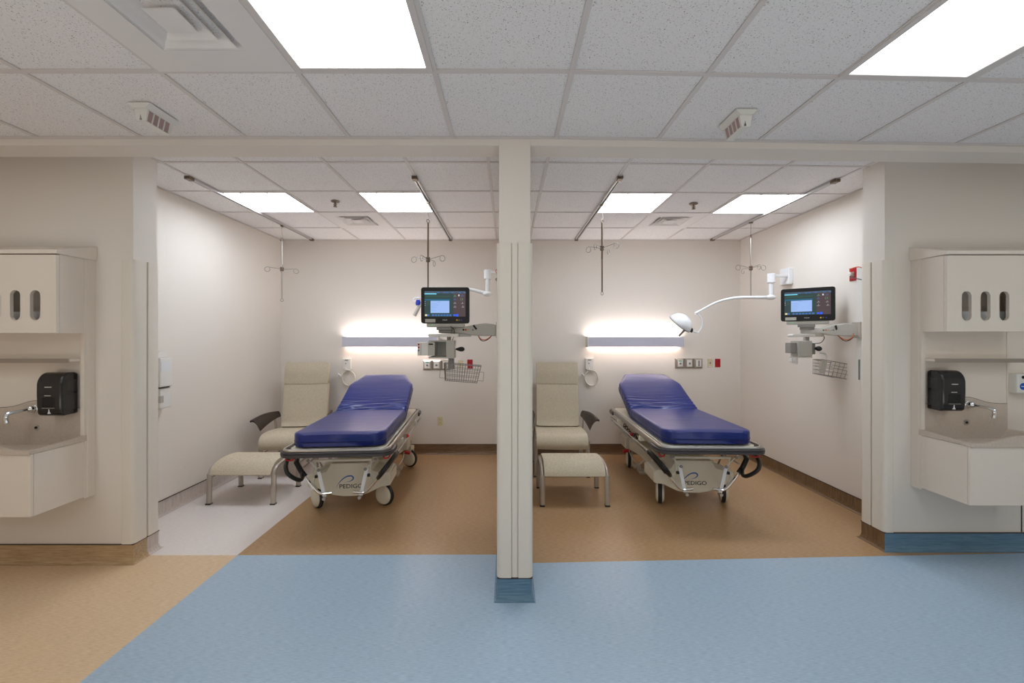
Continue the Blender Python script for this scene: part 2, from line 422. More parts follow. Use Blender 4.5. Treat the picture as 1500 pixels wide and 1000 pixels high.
cove([(XR, YR), (XE, YR)], Bb['blue'], 'baseboard_hall_right', d0=(0, -1))

# corner guards (setting trim): an L of vinyl with a round nose, corner at (x, y), arms going sx, sy
NT = [0]
def guard(x, y, sx, sy, w1, w2, z0=.137, z1=2.12, t=.013, r=.028):
    """x,y = wall corner; the wall lies towards (sx,sy)"""
    NT[0] += 1
    ox, oy = x - sx*t, y - sy*t
    n = 6
    outer = [(ox+sx*r - sx*r*math.sin(a), oy+sy*r - sy*r*math.cos(a)) for a in [PI/2*i/n for i in range(n+1)]]
    pts = [(x+sx*w1, y), (x+sx*w1, oy+sy*.003), (x+sx*(w1-.004), oy)] + outer + [(ox, y+sy*(w2-.004)), (ox+sx*.003, y+sy*w2), (x, y+sy*w2), (x, y)]
    o = MB().prism(pts, z0, z1).build('trim_%d' % NT[0], M['guard'], kind='structure', smooth=True, ang=30)
    return o
guard(XL, YL, -1, 1, .070, .095, z1=2.105)
guard(XL, YLB, -1, -1, .070, .088, z1=2.105)
guard(XR, YR, 1, 1, .055, .095, z1=2.135)
guard(XR, YRB, 1, -1, .070, .080, z1=2.135)
guard(PX0, YH0, 1, 1, .074, .09, z1=2.125)
guard(PX1, YH0, -1, 1, .074, .09, z1=2.125)
box(PX0+.078, PX1-.078, YH0-.006, YH0, .137, 2.125).build('trim_7', M['guard'], kind='structure')
# wall protection sheet and its seam on the right wing
box(3.775, 3.781, YR-.003, YR, .137, 2.2).build('trim_8', M['dkline'], kind='structure')

# ------------------------------------------------------------------ ceiling fixtures
def hall_light(x0, y0, lab, group='recessed hall light panels'):
    t = thing('ceiling_light', lab, 'ceiling light', (x0+P_/2, y0+P_, HC))
    off = bend(x0+P_/2, y0+P_) - (y0+P_); t.location.y += off
    W, D, f = P_-.008, 2*P_-.008, .028
    rz = math.atan(.032) if x0 > .2 else 0; t.rotation_euler.z = rz
    fr = MB().box(-W/2, -W/2+f, -D/2, D/2, -.006, .02).box(W/2-f, W/2, -D/2, D/2, -.006, .02).box(-W/2+f, W/2-f, -D/2, -D/2+f, -.006, .02).box(-W/2+f, W/2-f, D/2-f, D/2, -.006, .02)
    fr.build('frame', M['tee'], t, bevel=.002)
    box(-W/2+f, W/2-f, -D/2+f, D/2-f, .0, .006).build('lens', M['lens_h'], t)
    return t
hlabs = ['bright rectangular ceiling light over the hall, next to the square air vent', 'bright rectangular hall ceiling light at the top right of the view',
         'hall ceiling light past the left edge of the view', 'hall ceiling light past the right edge of the view']
for i, (a, b) in enumerate(hl_cells):
    hall_light(a, b, hlabs[i] if i < 4 else ['hall ceiling light behind the viewer, beside the vent row', 'hall ceiling light behind the viewer on the right',
               'hall ceiling light behind the viewer, far left', 'hall ceiling light behind the viewer, far right'][i-4])
def bay_light(x0, x1, y0, y1, lab):
    cx, cy = (x0+x1)/2, bend((x0+x1)/2, (y0+y1)/2)
    t = thing('ceiling_light', lab, 'ceiling light', (cx, cy, BC), group='square bay ceiling lights')
    W, D, f = x1-x0-.008, y1-y0-.008, .022
    MB().box(-W/2, -W/2+f, -D/2, D/2, -.005, .02).box(W/2-f, W/2, -D/2, D/2, -.005, .02).box(-W/2+f, W/2-f, -D/2, -D/2+f, -.005, .02).box(-W/2+f, W/2-f, D/2-f, D/2, -.005, .02).build('frame', M['tee'], t, bevel=.002)
    box(-W/2+f, W/2-f, -D/2+f, D/2-f, .0, .006).build('lens', M['lens_b'], t)
    for sx in (-.12, .12): box(sx-.004, sx+.004, -D/2-.001, -D/2+f+.004, -.010, -.004).build('latch', M['dgplas'], t)
bay_light(bxl[1], bxl[2], 3.67, 4.28, 'square ceiling light in the left bay, behind the leftmost track')
bay_light(bxl[3], bxl[4], 3.67, 4.28, 'square ceiling light in the left bay, beside the track nearest the column')
bay_light(bxr[2], bxr[3], 3.67, 4.28, 'square ceiling light in the right bay, beside the track nearest the column')
bay_light(bxr[4], bxr[5], 3.67, 4.28, 'square ceiling light in the right bay, nearest the right side wall')

def vent(cx, cy, z, tile_w, size, lab, cat='air vent'):
    t = thing('air_vent', lab, cat, (cx, cy, z))
    h = tile_w/2-.004; a = size/2
    pl = MB()
    for b in ((-h, h, -h, -a), (-h, h, a, h), (-h, -a, -a, a), (a, h, -a, a)): pl.box(b[0], b[1], b[2], b[3], -.002, .006)
    pl.build('face_plate', M['vent'], t)
    box(-a, a, -a, a, .05, .055).build('duct_back', M['dark'], t)
    def ring(r0, z0, r1, z1, nm='louver_ring'):
        th = .0025
        def sq(r, z): return [(-r, -r, z), (r, -r, z), (r, r, z), (-r, r, z)]
        MB().loft([sq(r0, z0), sq(r1, z1), sq(r1, z1+th), sq(r0, z0+th)], caps=False, closed=True).build(nm, M['vent'], t)
    k = size/.30
    ring(.150*k, 0, .128*k, .028)
    ring(.131*k, -.008, .101*k, .020); ring(.091*k, -.008, .062*k, .020)
    MB().loft([[(-r, -r, q), (r, -r, q), (r, r, q), (-r, r, q)] for r, q in ((.052*k, -.010), (.004, .016), (.004, .020), (.052*k, -.006))]).build('centre_pyramid', M['vent'], t)
    box(-.004, .004, .06*k, .15*k, .012, .016).build('bracket', M['vent'], t)
    return t
vent(vent_cell[0]+P_/2, vent_cell[1]+P_/2, HC, P_, .34, 'square white louvered air vent in the hall ceiling, beside the big light')
vent((bxl[2]+bxl[3])/2, 4.585, BC, .61, .36, 'small square air vent in the left bay ceiling')
vent((bxr[3]+bxr[4])/2, bend(1.8, 4.585), BC, .61, .36, 'small square air vent in the right bay ceiling')
def sprinkler(x, y, lab):
    t = thing('sprinkler_head', lab, 'sprinkler', (x, y, BC))
    MB().lathe([(.04, 0), (.038, -.006), (.02, -.010)], n=18).build('escutcheon', M['brz'], t, smooth=True)
    MB().tube([(0, 0, -.008), (0, 0, -.045)], .007).tube([(-.012, 0, -.02), (-.014, 0, -.035), (0, 0, -.05)], .003).tube([(.012, 0, -.02), (.014, 0, -.035), (0, 0, -.05)], .003).build('body', M['brz'], t, smooth=True)
    MB().lathe([(.018, -.05), (.018, -.053)], n=14).build('deflector', M['brz'], t)
sprinkler(-1.65, 3.93, 'small metal sprinkler head in the left bay ceiling, between the two lights')
sprinkler(1.82, 4.0, 'small metal sprinkler head in the right bay ceiling, between the two lights')

def dome(x, y, sx, lab):
    """corridor call lamp: base plate with a hanging wedge that has louvred windows on both sides"""
    t = thing('corridor_lamp', lab, 'signal lamp', (x, y, HC))
    W, D = .056, .09
    MB().prism([(-W, 0), (W, 0), (W-.006, -.012), (W-.024, -.026), (-W+.024, -.026), (-W+.006, -.012)], -D, D, 'Y').build('base_plate', M['wplas'], t, smooth=True, ang=30)
    # two end plates with a V notch between the arms
    for ys in (-1, 1):
        y0, y1 = ys*(D-.022), ys*(D-.014)
        MB().prism([(-.034, -.024), (.034, -.024), (.026, -.082), (.006, -.082), (-.002, -.050), (-.008, -.082), (-.022, -.082)], min(y0, y1), max(y0, y1), 'Y').build('end_plate', M['wplas'], t)
    box(-.022, .022, -D+.014, D-.014, -.086, -.081).build('bottom_plate', M['wplas'], t)
    for s_ in (-1, 1):
        MB().add([(s_*.030, -D+.02, -.026), (s_*.030, D-.02, -.026), (s_*.018, D-.02, -.081), (s_*.018, -D+.02, -.081)], [(0, 1, 2, 3)]).build('window', M['lw'], t)
        for k in range(5):
            yy = -D+.022+(2*D-.044)*k/4
            MB().add([(s_*.0355, yy-.002, -.026), (s_*.0355, yy+.002, -.026), (s_*.023, yy+.002, -.081), (s_*.023, yy-.002, -.081),
                      (s_*.030, yy-.002, -.026), (s_*.030, yy+.002, -.026), (s_*.018, yy+.002, -.081), (s_*.018, yy-.002, -.081)],
                     [(0, 1, 2, 3), (4, 7, 6, 5), (0, 3, 7, 4), (1, 5, 6, 2), (0, 4, 5, 1), (3, 2, 6, 7)]).build('divider', M['wplas'], t)

dome(-1.86, 2.155, 1, 'small white louvered signal lamp under the hall ceiling, left of the column')
dome(1.245, 2.215, -1, 'small white louvered signal lamp under the hall ceiling, right of the column')

# ------------------------------------------------------------------ IV tracks and hangers
def track(x, y0, y1, lab):
    t = thing('hanger_track', lab, 'ceiling track', (x, 0, BC))
    mb = MB().prism([(-.018, 0), (.018, 0), (.018, -.02), (.006, -.02), (.006, -.016), (.012, -.016), (.012, -.005), (-.012, -.005), (-.012, -.016), (-.006, -.016), (-.006, -.02), (-.018, -.02)], y0, y1, 'Y')
    mb.build('rail', M['track'], t)
    box(-.0058, .0058, y0+.03, y1-.03, -.012, -.006).build('slot', M['dark'], t)
    for y, s_ in ((y0, 1), (y1, -1)): box(-.022, .022, y, y+s_*.06, -.0275, -.0001).build('end_cap', M['brz'], t, bevel=.004)
trk = [(-2.585, 3.30, 5.44), (-.75, 3.30, 5.44), (.915, 3.30, 5.44), (2.715, 3.36, 5.44)]
tl = ['ceiling track for hanging poles, leftmost of the four', 'ceiling track in the left bay, the one nearer the column', 'ceiling track in the right bay, the one nearer the column', 'ceiling track for hanging poles, rightmost of the four']
for (x, a, b), l in zip(trk, tl): track(x, a, b, l)
def hanger(x, y, lab, zr, zh, zb, rot):
    t = thing('drip_hanger', lab, 'drip pole', (x, y, 0), rot)
    MB().box(-.012, .012, -.02, .02, BC-.036, BC-.022).build('carriage', M['brz'], t, bevel=.003)
    MB().tube(smooth_path([(0, 0, BC-.036), (0, 0, zr+.10), (.010, 0, zr+.075), (.004, 0, zr+.05), (-.008, 0, zr+.045)]), .0022, 6).build('hook', M['wire'], t, smooth=True)
    MB().tube([(.017*math.cos(a), 0, zr+.03+.017*math.sin(a)) for a in [2*PI*k/14 for k in range(14)]], .004, 6, closed=True).build('ring', M['brz'], t, smooth=True)
    MB().tube([(0, 0, zr+.014), (0, 0, (zr+zb)/2)], .0085, 10).tube([(0, 0, (zr+zb)/2), (0, 0, zb+.02)], .007, 10).build('pole', M['brz'] if x < 2 and abs(x) < 2 else M['steel'], t, smooth=True)
    MB().lathe([(.008, zh-.026), (.02, zh-.02), (.02, zh-.006), (.014, zh), (.02, zh+.006), (.02, zh+.02), (.008, zh+.026)], n=12).build('hub', M['brz'], t, smooth=True)
    for k in range(4):
        a = PI/2*k + .35
        c, s_ = math.cos(a), math.sin(a); dz = .03 if k % 2 else .012
        pts = [(c*.015, s_*.015, zh)] + [(c*r, s_*r, zh+dz*r/.13) for r in (.06, .12, .145)]
        R = .026
        pts += [(c*(.145+R*math.sin(q)), s_*(.145+R*math.sin(q)), zh+dz-R+R*math.cos(q)) for q in [2*PI*i/12*.86 for i in range(1, 13)]]
        MB().tube(pts, .0026, 6).build('arm', M['wire'], t, smooth=True)
    MB().tube([(.016*math.cos(a), 0, zb+.004+.016*math.sin(a)) for a in [PI/2+2*PI*k/13*.97 for k in range(14)]], .0028, 6).build('bottom_loop', M['wire'], t, smooth=True)
hanger(-2.585, 4.70, 'hanging drip pole in front of the left corner of the left bay', 2.655, 2.348, 1.988, .2)
hanger(-.75, 3.88, 'hanging drip pole behind the left monitor', 2.635, 2.302, 1.93, 1.0)
hanger(.915, 3.95, 'hanging drip pole in the right bay just right of the column', 2.655, 2.425, 1.984, .55)
hanger(2.715, 4.565, 'hanging drip pole by the right bay corner, behind the exam lamp arm', 2.66, 2.337, 2.01, 1.25)

# ------------------------------------------------------------------ over-bed lights
def overbed(x0, x1, lab):
    t = thing('overbed_light', lab, 'wall light', ((x0+x1)/2, YB, 1.507))
    h, W = .066, (x1-x0)/2
    MB().box(-W, W, -.12, -.112, -h, h).box(-W, W, -.112, -.095, -h, -h+.01).box(-W, W, -.112, -.095, h-.01, h).box(-W, W, -.012, 0, -h+.02, h-.02).build('front_cover', M['lav'], t)
    for s_ in (-1, 1): box(s_*W, s_*(W+.016), -.122, 0, -h-.002, h+.002).build('end_cap', M['wplas'], t, bevel=.003)
    box(-W, W, -.112, -.012, -.006, .006).build('reflector', M['wplas'], t)
    box(-W+.02, W-.02, -.094, -.02, h-.02, h-.014).build('upper_lens', M['bed_up'], t)
    box(-W+.02, W-.02, -.094, -.02, -h+.014, -h+.02).build('lower_lens', M['bed_dn'], t)
    xx = -W+.09
    MB().tube([(xx, -.10, -h), (xx, -.10, -.5), (xx, -.10, -1.02+.0)] if lab.find('right') > 0 else [(xx, -.10, -h), (xx, -.10, -.62)], .0016, 5).build('pull_cord', M['wplas'], t)
    zz = -1.02 if lab.find('right') > 0 else -.62
    MB().lathe([(.003, zz+.02), (.009, zz+.01), (.009, zz-.01), (.003, zz-.016)], (xx, -.10, 0), n=10).build('cord_knob', M['wplas'], t, smooth=True)
overbed(-2.17, -.92, 'long wall light glowing up and down above the left bed')
overbed(1.07, 2.32, 'long wall light glowing up and down above the right bed')

# ------------------------------------------------------------------ wall plates
def gas_panel(x, z, lab, loc_lab=None):
    t = thing('gas_outlet_panel', lab, 'wall outlet', (x, YB, z))
    for k in range(3):
        cx = (k-1)*.123
        a, b = .060, .066
        MB().loft([[(cx-p, y, -q), (cx+p, y, -q), (cx+p, y, q), (cx-p, y, q)] for p, q, y in ((a, b, 0), (a, b, -.012), (a-.018, b-.018, -.030))]).build('gang_box', M['steel'], t)
        f = box(cx-.033, cx+.033, -.036, -.030, -.042, .046).build('outlet_face', M['wplas'], t, bevel=.003)
        if k < 2:
            MB().lathe([(.014, -.036), (.014, -.046), (.008, -.05)], (cx, 0, 0), 'Y', 14).build('socket', M['dgplas'], f, smooth=True)
        else:
            MB().box(cx-.010, cx+.010, -.042, -.036, -.036, .038).build('slide', M['dgplas'], f)
        if k == 0: box(cx-.022, cx+.022, -.0375, -.036, .028, .040).build('green_label', M['green'], f)
    return t
gas_panel(2.433, 1.218, 'three-gang steel gas outlet panel on the back wall of the right bay')
gas_panel(-.945, 1.196, 'three-gang steel gas outlet panel on the back wall behind the left basket')
def plate(x, z, wdt, hgt, m, nm, lab, cat, kind):
    t = thing(nm, lab, cat, (x, YB, z))
    box(-wdt/2, wdt/2, -.007, 0, -hgt/2, hgt/2).build('plate', m, t, bevel=.002)
    if kind == 'switch':
        box(-.006, .006, -.010, -.006, -.014, .014).build('toggle_base', M['dgplas'], t); box(-.004, .004, -.018, -.009, -.004, .008).build('toggle', M['dgplas'], t)
        box(-.024, .024, -.009, -.006, -.052, -.042).build('label_strip', M['wplas'], t)
    elif kind == 'duplex':
        for s_ in (-1, 1):
            r = MB().lathe([(.017, -.010), (.017, -.006)], (0, 0, s_*.022), 'Y', 14).build('receptacle', m, t)
            MB().box(-.008, -.005, -.0108, -.0098, s_*.022-.004, s_*.022+.006).box(.005, .008, -.0108, -.0098, s_*.022-.004, s_*.022+.006).build('slots', M['dark'], r)
    return t
plate(2.722, 1.222, .07, .112, M['ivory'], 'switch_plate', 'ivory switch plate between the steel outlets and the red plate, right bay', 'switch', 'switch')
plate(2.825, 1.222, .07, .112, M['redp'], 'power_outlet', 'red outlet plate on the back wall of the right bay', 'wall outlet', 'duplex')
plate(-.628, 1.20, .07, .112, M['ivory'], 'switch_plate', 'ivory switch plate on the left back wall, seen through the basket', 'switch', 'switch')
plate(-.50, 1.205, .072, .125, M['redp'], 'power_outlet', 'red outlet plate on the left back wall, seen through the basket', 'wall outlet', 'duplex')
plate(-.90, .443, .072, .118, M['ivory'], 'power_outlet', 'ivory outlet low on the left back wall, right of the bed', 'wall outlet', 'duplex')

def call_unit(x, z, s_, lab):
    t = thing('nurse_call_unit', lab, 'call station', (x, YB, z))
    box(-.055, .055, -.045, 0, -.073, .073).build('housing', M['wplas'], t, bevel=.006)
    box(-.022, .022, -.047, -.044, .042, .056).build('display', M['bluep'] if 0 else M['dgplas'], t)
    MB().lathe([(.009, -.045), (.007, -.050)], (-.01, 0, .004), 'Y', 10).build('button', M['dgplas'], t)
    box(-.03, .05, -.05, -.02, -.088, -.073).build('socket', M['wplas'], t, bevel=.003)
    R = .098; cx, cz = s_*.025, -.19
    pts = []
    for k in range(34):
        a = PI/2 + 2*PI*k/15*s_
        rr = R*(1+.05*math.sin(k*.9))
        pts.append((cx+rr*math.cos(a)*.93, -.03-.012*math.sin(k*.7), cz+rr*math.sin(a)))
    MB().tube([(0, -.04, -.05), (s_*-.01, -.06, -.075)]+pts, .008, 7).build('coiled_cord', M['tube'], t, smooth=True)
    a0 = Vector((cx-s_*.10, -.045, cz+.03))
    MB().tube([a0, a0+Vector((-s_*.035, -.005, .03)), a0+Vector((-s_*.05, -.005, .00))], .011, 8).build('plug', M['wplas'], t, smooth=True)
call_unit(-2.14, 1.212, 1, 'white call unit with coiled white cord on the wall left of the left bed')
call_unit(1.098, 1.215, 1, 'white call unit with coiled white cord on the wall left of the right bed')

# dispensers on the left bay's side wall
def side_box(y0, y1, z0, z1, dep, nm, lab, cat, extra):
    t = thing(nm, lab, cat, (XBL, (y0+y1)/2, z0))
    d = (y1-y0)/2; h = z1-z0
    box(0, dep, -d, d, 0, h).build('housing', M['wplas'], t, bevel=.008)
    if extra:
        box(dep*.5, dep+.004, -d*.9, -d+.10, h-.115, h-.035).build('label_plate', M['textw'], t)
        MB().lathe([(.012, -d-.004), (.012, -d+.002)], (dep*.72, 0, h-.10), 'Y', 12).build('indicator', M['orange'], t)
        MB().lathe([(.012, -d-.014), (.014, -d+.002)], (dep*.62, 0, h-.2), 'Y', 12).build('knob', M['chrome'], t, smooth=True)
        box(0, dep*.7, -d*.8, d*.8, h, h+.055).build('top_cap', M['wplas'], t, bevel=.006)
        box(.002, dep*.95, -d-.002, d*.6, -.008, 0).build('seam', M['dkline'], t)
    else:
        box(.01, dep+.004, -d-.003, -d+.03, .05, .11).build('finger_grip', M['gplas'], t, bevel=.003)
side_box(3.47, 3.60, 1.14, 1.39, .10, 'wall_dispenser', 'white wall dispenser with orange indicator on the left bay side wall', 'dispenser', True)
side_box(3.49, 3.61, .955, 1.128, .085, 'wall_dispenser', 'plain pale box on the left bay side wall, below the dispenser', 'dispenser', False)

# red outlets with cords on the walls by the monitors
def red_side_outlet(x, sx, y, z, lab):
    t = thing('power_outlet', lab, 'wall outlet', (x, y, z))
    box(0, sx*.01, -.036, .036, -.058, .058).build('plate', M['redp'], t, bevel=.002)
    for k, (dz, m) in enumerate(((.01, M['orange']), (-.012, M['dcable']))):
        b = box(sx*.008, sx*.04, -.016, .012, dz-.010, dz+.010).build('plug', M['tube'] if k else M['wplas'], t, bevel=.003)
        MB().tube(smooth_path([(sx*.03, -.01, dz), (sx*.055, -.03, dz+(.03 if k == 0 else -.02)), (sx*.035, -.11, dz+(.035 if k == 0 else -.05)), (sx*.02, -.2, dz-.05-.04*k)]), .004, 6).build('cord', m, t, smooth=True)
red_side_outlet(XBR, -1, 3.70, 2.135, 'red outlet with orange and dark cords on the right side wall')
red_side_outlet(PX0, -1, 3.72, 2.12, 'red outlet with orange cords on the partition, at the column edge')

# ------------------------------------------------------------------ monitors on wall arms
def monitor_station(sx, wall_x, y, mx, my, mz, K, lab, rotz, basket, mode):
    """sx: direction from the wall towards the monitor"""
    t = thing('patient_monitor_station', lab, 'monitor', (wall_x, y, 0))
    def W(x): return x-wall_x
    # wall channel
    rl = MB().box(0, sx*.018, -.028, .028, 1.18, 2.2).build('wall_channel', M['wplas'], t)
    box(sx*.018, sx*.022, -.007, .007, 1.19, 1.37).build('channel_slot', M['dgplas'], rl)
    box(0, sx*.05, -.045, .045, 1.56, 1.70).build('channel_carriage', M['alu'], t, bevel=.004)
    # arm: sculpted side profile in XZ, from carriage to monitor
    ax0, ax1 = sx*.05, W(mx)-sx*-.02
    L_ = abs(ax1-ax0); dy = (my+.045)-y
    arm = MB()
    prof = [(0, 1.575), (0, 1.675), (.05*L_, 1.685), (.2*L_, 1.692), (.4*L_, 1.68), (.65*L_, 1.655), (L_, 1.652), (L_, 1.60), (.62*L_, 1.60), (.5*L_, 1.585), (.3*L_, 1.578)]
    arm.prism(prof, -.028, .028, 'Y')
    arm.v = [(ax0+sx*px, py+dy*px/L_, pz) for px, py, pz in arm.v]
    a_ = arm.build('arm', M['gplas'], t, bevel=.008)
    # print on the arm
    for k, m in enumerate((M['text'], M['orange'], M['yel'], M['gplas'], M['dgplas'])):
        px = L_*(.60 if sx < 0 else .5)+(-sx)*-.0
        xx = ax0+sx*(L_*.62)+(.045*L_*k)
        yy = dy*abs(xx-ax0)/L_-.0295
        MB().lathe([(.006 if L_ < .3 else .009, yy-.003), (.006 if L_ < .3 else .009, yy+.004)], (xx, 0, 1.632), 'Y', 3 if k == 2 else 12).build('warning_mark', m, a_)
    xx = ax0+sx*L_*.40; yy = dy*abs(xx-ax0)/L_-.032
    MB().obox((xx-.03*L_, yy-.004, 1.672), (xx+.03*L_, yy-.004, 1.636), (0, .008, 0), (.012, 0, .010)).build('lever', M['black'], a_)
    MB().box(-.20*L_, .20*L_, -.02, .02, 1.572, 1.60).xf(T(ax0+sx*.68*L_, dy*.68, 0)).build('arm_underside', M['gplas'], t, bevel=.004)
    cxx = W(mx); cy = my-y
    # monitor
    R_ = Matrix.Rotation(rotz, 4, 'Z'); base = T(cxx, cy, mz) @ R_
    mw, mh = .21, .1575
    mon = MB()
    prof = []
    for (qx, qz, a0) in ((mw-.02, mh-.02, 0), (-mw+.02, mh-.02, 90), (-mw+.02, -mh+.02, 180), (mw-.02, -mh+.02, 270)):
        prof += arc(qx, qz, .02, a0, a0+90, 4)
    mon.prism(prof, -.035, -.005, 'Y').xf(base)
    mo = mon.build('monitor', M['black'], t, bevel=.003)
    bk = MB().box(-.17, .17, -.006, .045, -.12, .12).xf(base).build('monitor_back', M['gplas'], t, bevel=.01)
    def fx(u): return -mw+2*mw*(u-118)/1000
    def fz(v): return mh-2*mh*(v-158)/754
    sc = MB(); mats = []
    def rect(u0, v0, u1, v1, m, lay=1):
        if m not in mats: mats.append(m)
        sc.cm = mats.index(m)
        sc.add([(fx(u0), -.0352-.0003*lay, fz(v1)), (fx(u1), -.0352-.0003*lay, fz(v1)), (fx(u1), -.0352-.0003*lay, fz(v0)), (fx(u0), -.0352-.0003*lay, fz(v0))], [(0, 1, 2, 3)])
    rect(190, 240, 1040, 770, S['bg'], 0)
    rect(790, 240, 1040, 770, S['bgr'], 1); rect(190, 240, 1040, 285, S['top'], 2); rect(190, 310, 720, 372, S['bg'], 1)
    for u in (450, 580, 640, 750, 900, 1000): rect(u, 262, u+45, 280, S['btn'], 3)
    rect(190, 284, 438, 308, S['cyan'], 3); rect(220, 345, 720, 350, S['gl'], 2); rect(190, 405, 720, 435, S['teal'], 2)
    rect(315, 440, 705, 695, S['win'], 3)
    for k in range(6): rect(335, 500+k*28, 335+[110, 150, 90, 120, 60, 100][k], 504+k*28, S['winl'], 4)
    rect(460, 460, 530, 466, S['winl'], 4)
    for k in range(3): rect(195, 455+38*k, 212, 463+38*k, S['wht'], 3); rect(240, 458+30*k, 285, 463+30*k, S['gl'], 3)
    rect(200, 720, 245, 760, S['btny'], 3); rect(250, 720, 290, 760, S['btn'], 3)
    for k in range(7): rect(342+60*k, 722, 388+60*k, 760, S['btn'], 3)
    rect(790, 720, 835, 760, S['btn2'], 3); rect(842, 716, 895, 768, S['btn2'], 3); rect(910, 728, 945, 750, S['bgr'], 3)
    rect(888, 310, 915, 345, S['wht'], 3)
    so = sc.xf(base).build('screen', mats, mo)
    def tx(b, u, v, size, m): text(b, size, m, mo, base @ T(fx(u), -.0366, fz(v)) @ RX, 'screen_text', .0002)
    tx('-?-', 822, 340, .026, S['grn']); tx('-?-', 972, 335, .026, S['blu']); tx('-?-', 820, 412, .026, S['blu']); tx('( )', 960, 405, .024, S['grn'])
    tx('-?-', 820, 490, .024, S['wht']); tx('-?-', 975, 492, .024, S['wht']); tx('-?-', 820, 568, .026, S['wht']); tx('-?-', 985, 568, .026, S['wht'])
    MB().box(fx(205), fx(415), -.0365, -.035, fz(890), fz(820)).xf(base).build('asset_sticker', M['gplas'], mo)
    text('PHILIPS', .013, M['textw'], mo, base @ T(fx(610), -.0358, fz(842)) @ RX, 'maker_name')
    for u, m in ((862, M['yel']), (905, M['brz']), (958, M['bluep'])):
        MB().lathe([(.007, -.037), (.007, -.034)], (fx(u), 0, fz(842)), 'Y', 10).xf(base).build('alarm_key', m, mo)
    # base tray under the monitor, mount block
    b0 = MB().box(-.165, .165, -.03, .05, -mh-.032, -mh-.001).xf(base).build('monitor_base', M['gplas'], t, bevel=.006)
    MB().lathe([(.005, -.032), (.005, -.028)], (-.115, 0, -mh-.014), 'Y', 10).xf(base).build('power_light', S['led'], b0)
    MB().box(-.075, .06, -.05, .04, -mh-.058, -mh-.034).box(-.06, .055, -.03, .04, -mh-.085, -mh-.058).xf(base).build('swivel_mount', M['dgplas'], t, bevel=.004)
    # handle bar, pill shaped
    n_before = set(o.name for o in COL.objects)
    hz = 1.583
    hb = MB()
    pr = arc(.115, 0, .014, -90, 90, 6)+arc(-.115-.02, 0, .014, 90, 270, 6)
    hb.prism(pr, -.09, -.01, 'Y').xf(T(cxx, cy, hz))
    hb.build('handle_bar', M['wplas'], t, bevel=.005)
    px = .03 if mode == 0 else .045
    box(cxx+px-.018, cxx+px+.018, cy-.02, cy+.02, hz-.20, hz-.012).build('down_post', M['gplas'], t, bevel=.004)
    if mode == 0:
        # open module rack, seen from its open side
        x0, x1 = cxx-.135, cxx+.09; z0, z1 = hz-.205, hz-.045; yf, yb = cy-.12, cy+.02
        r = MB().box(x0, x1-.06, yf, yb, z1-.012, z1).box(x0, x1-.06, yf, yb, z0, z0+.014).box(x0, x1, yb, yb+.01, z0, z1).box(x1-.07, x1, yf, yb, z0, z1).build('module_rack', M['gplas'], t, bevel=.004)
        m1 = box(x0-.095, x0-.0, yf-.02, yb-.02, z0+.026, z1-.018).build('plug_in_module', M['wplas'], t, bevel=.003)
        for k, m in enumerate((M['redp'], M['redp'], M['dgplas'], M['wplas'])):
            MB().lathe([(.008, yf-.026), (.008, yf-.018)], (x0-.082, 0, z1-.036-.026*k), 'Y', 10).build('port', m, m1)
        box(x0-.064, x0-.061, yf-.0205, yf-.019, z0+.03, z1-.022).build('seam', M['dgplas'], m1)
        m2 = box(x0, x0+.058, yf-.02, yb-.02, z0+.024, z1-.016).build('plug_in_module', M['gplas'], t, bevel=.003)
        box(x0+.006, x0+.044, yf-.022, yf-.019, z1-.04, z1-.028).build('module_display', M['dark'], m2)
        # black pear shaped bulb
        MB().lathe([(.004, -.055), (.012, -.04), (.022, -.01), (.021, .012), (.012, .024), (.002, .028)][::1], (x1+.06, cy-.05, (z0+z1)/2), 'X', 14).build('squeeze_bulb', M['black'], t, smooth=True, ang=80)
        cab = [[(cxx+.05, cy-.04, 1.665), (cxx+.085, cy-.07, 1.63), (cxx+.075, cy-.06, hz-.03), (cxx+.05, cy-.05, hz-.06)]]
    else:
        x0, x1 = cxx-.115, cxx+.018; z0, z1 = hz-.20, hz-.05
        MB().box(x0, x1, cy-.12, cy, z0+.0, z1).build('module_rack', M['gplas'], t, bevel=.008)
        box(x0-.062, x0-.006, cy-.10, cy-.02, z0+.03, z1-.02).build('plug_in_module', M['dgplas'], t, bevel=.005)
        MB().box(x0-.01, x1, cy-.12, cy, z0-.016, z0-.004).build('rack_tray', M['wplas'], t, bevel=.003)
        MB().box(x0-.012, x0+.012, cy-.10, cy-.04, z0-.075, z0-.012).box(x0-.05, x0-.034, cy-.10, cy-.05, z0-.055, z0-.015).box(x0-.04, x0-.006, cy-.09, cy-.06, z0-.06, z0-.045).build('cable_hook', M['wplas'], t, bevel=.008)
        MB().box(x1+.0, x1+.05, cy-.09, cy-.0, z0+.02, z1-.03).build('side_block', M['dgplas'], t, bevel=.004)
        MB().lathe([(.002, cy-.155), (.018, cy-.150), (.024, cy-.135), (.023, cy-.12), (.012, cy-.09), (.006, cy-.08)], (x1+.05, 0, z0+.075), 'Y', 16).build('squeeze_bulb', M['black'], t, smooth=True, ang=80)
        MB().tube([(x1-.0, cy-.07, z1-.03), (x1+.03, cy-.09, z1-.028)], .006, 8).build('teal_plug', M['ecgr'], t)
        cab = [[(x1+.03, cy-.09, z1-.028), (x1+.09, cy-.10, z1-.02), (x1+.14, cy-.08, hz-.03), (x1+.155, cy-.05, hz+.01)]]
    for c in cab: MB().tube(smooth_path(c), .0035, 6).build('cable', M['dcable'], t, smooth=True)
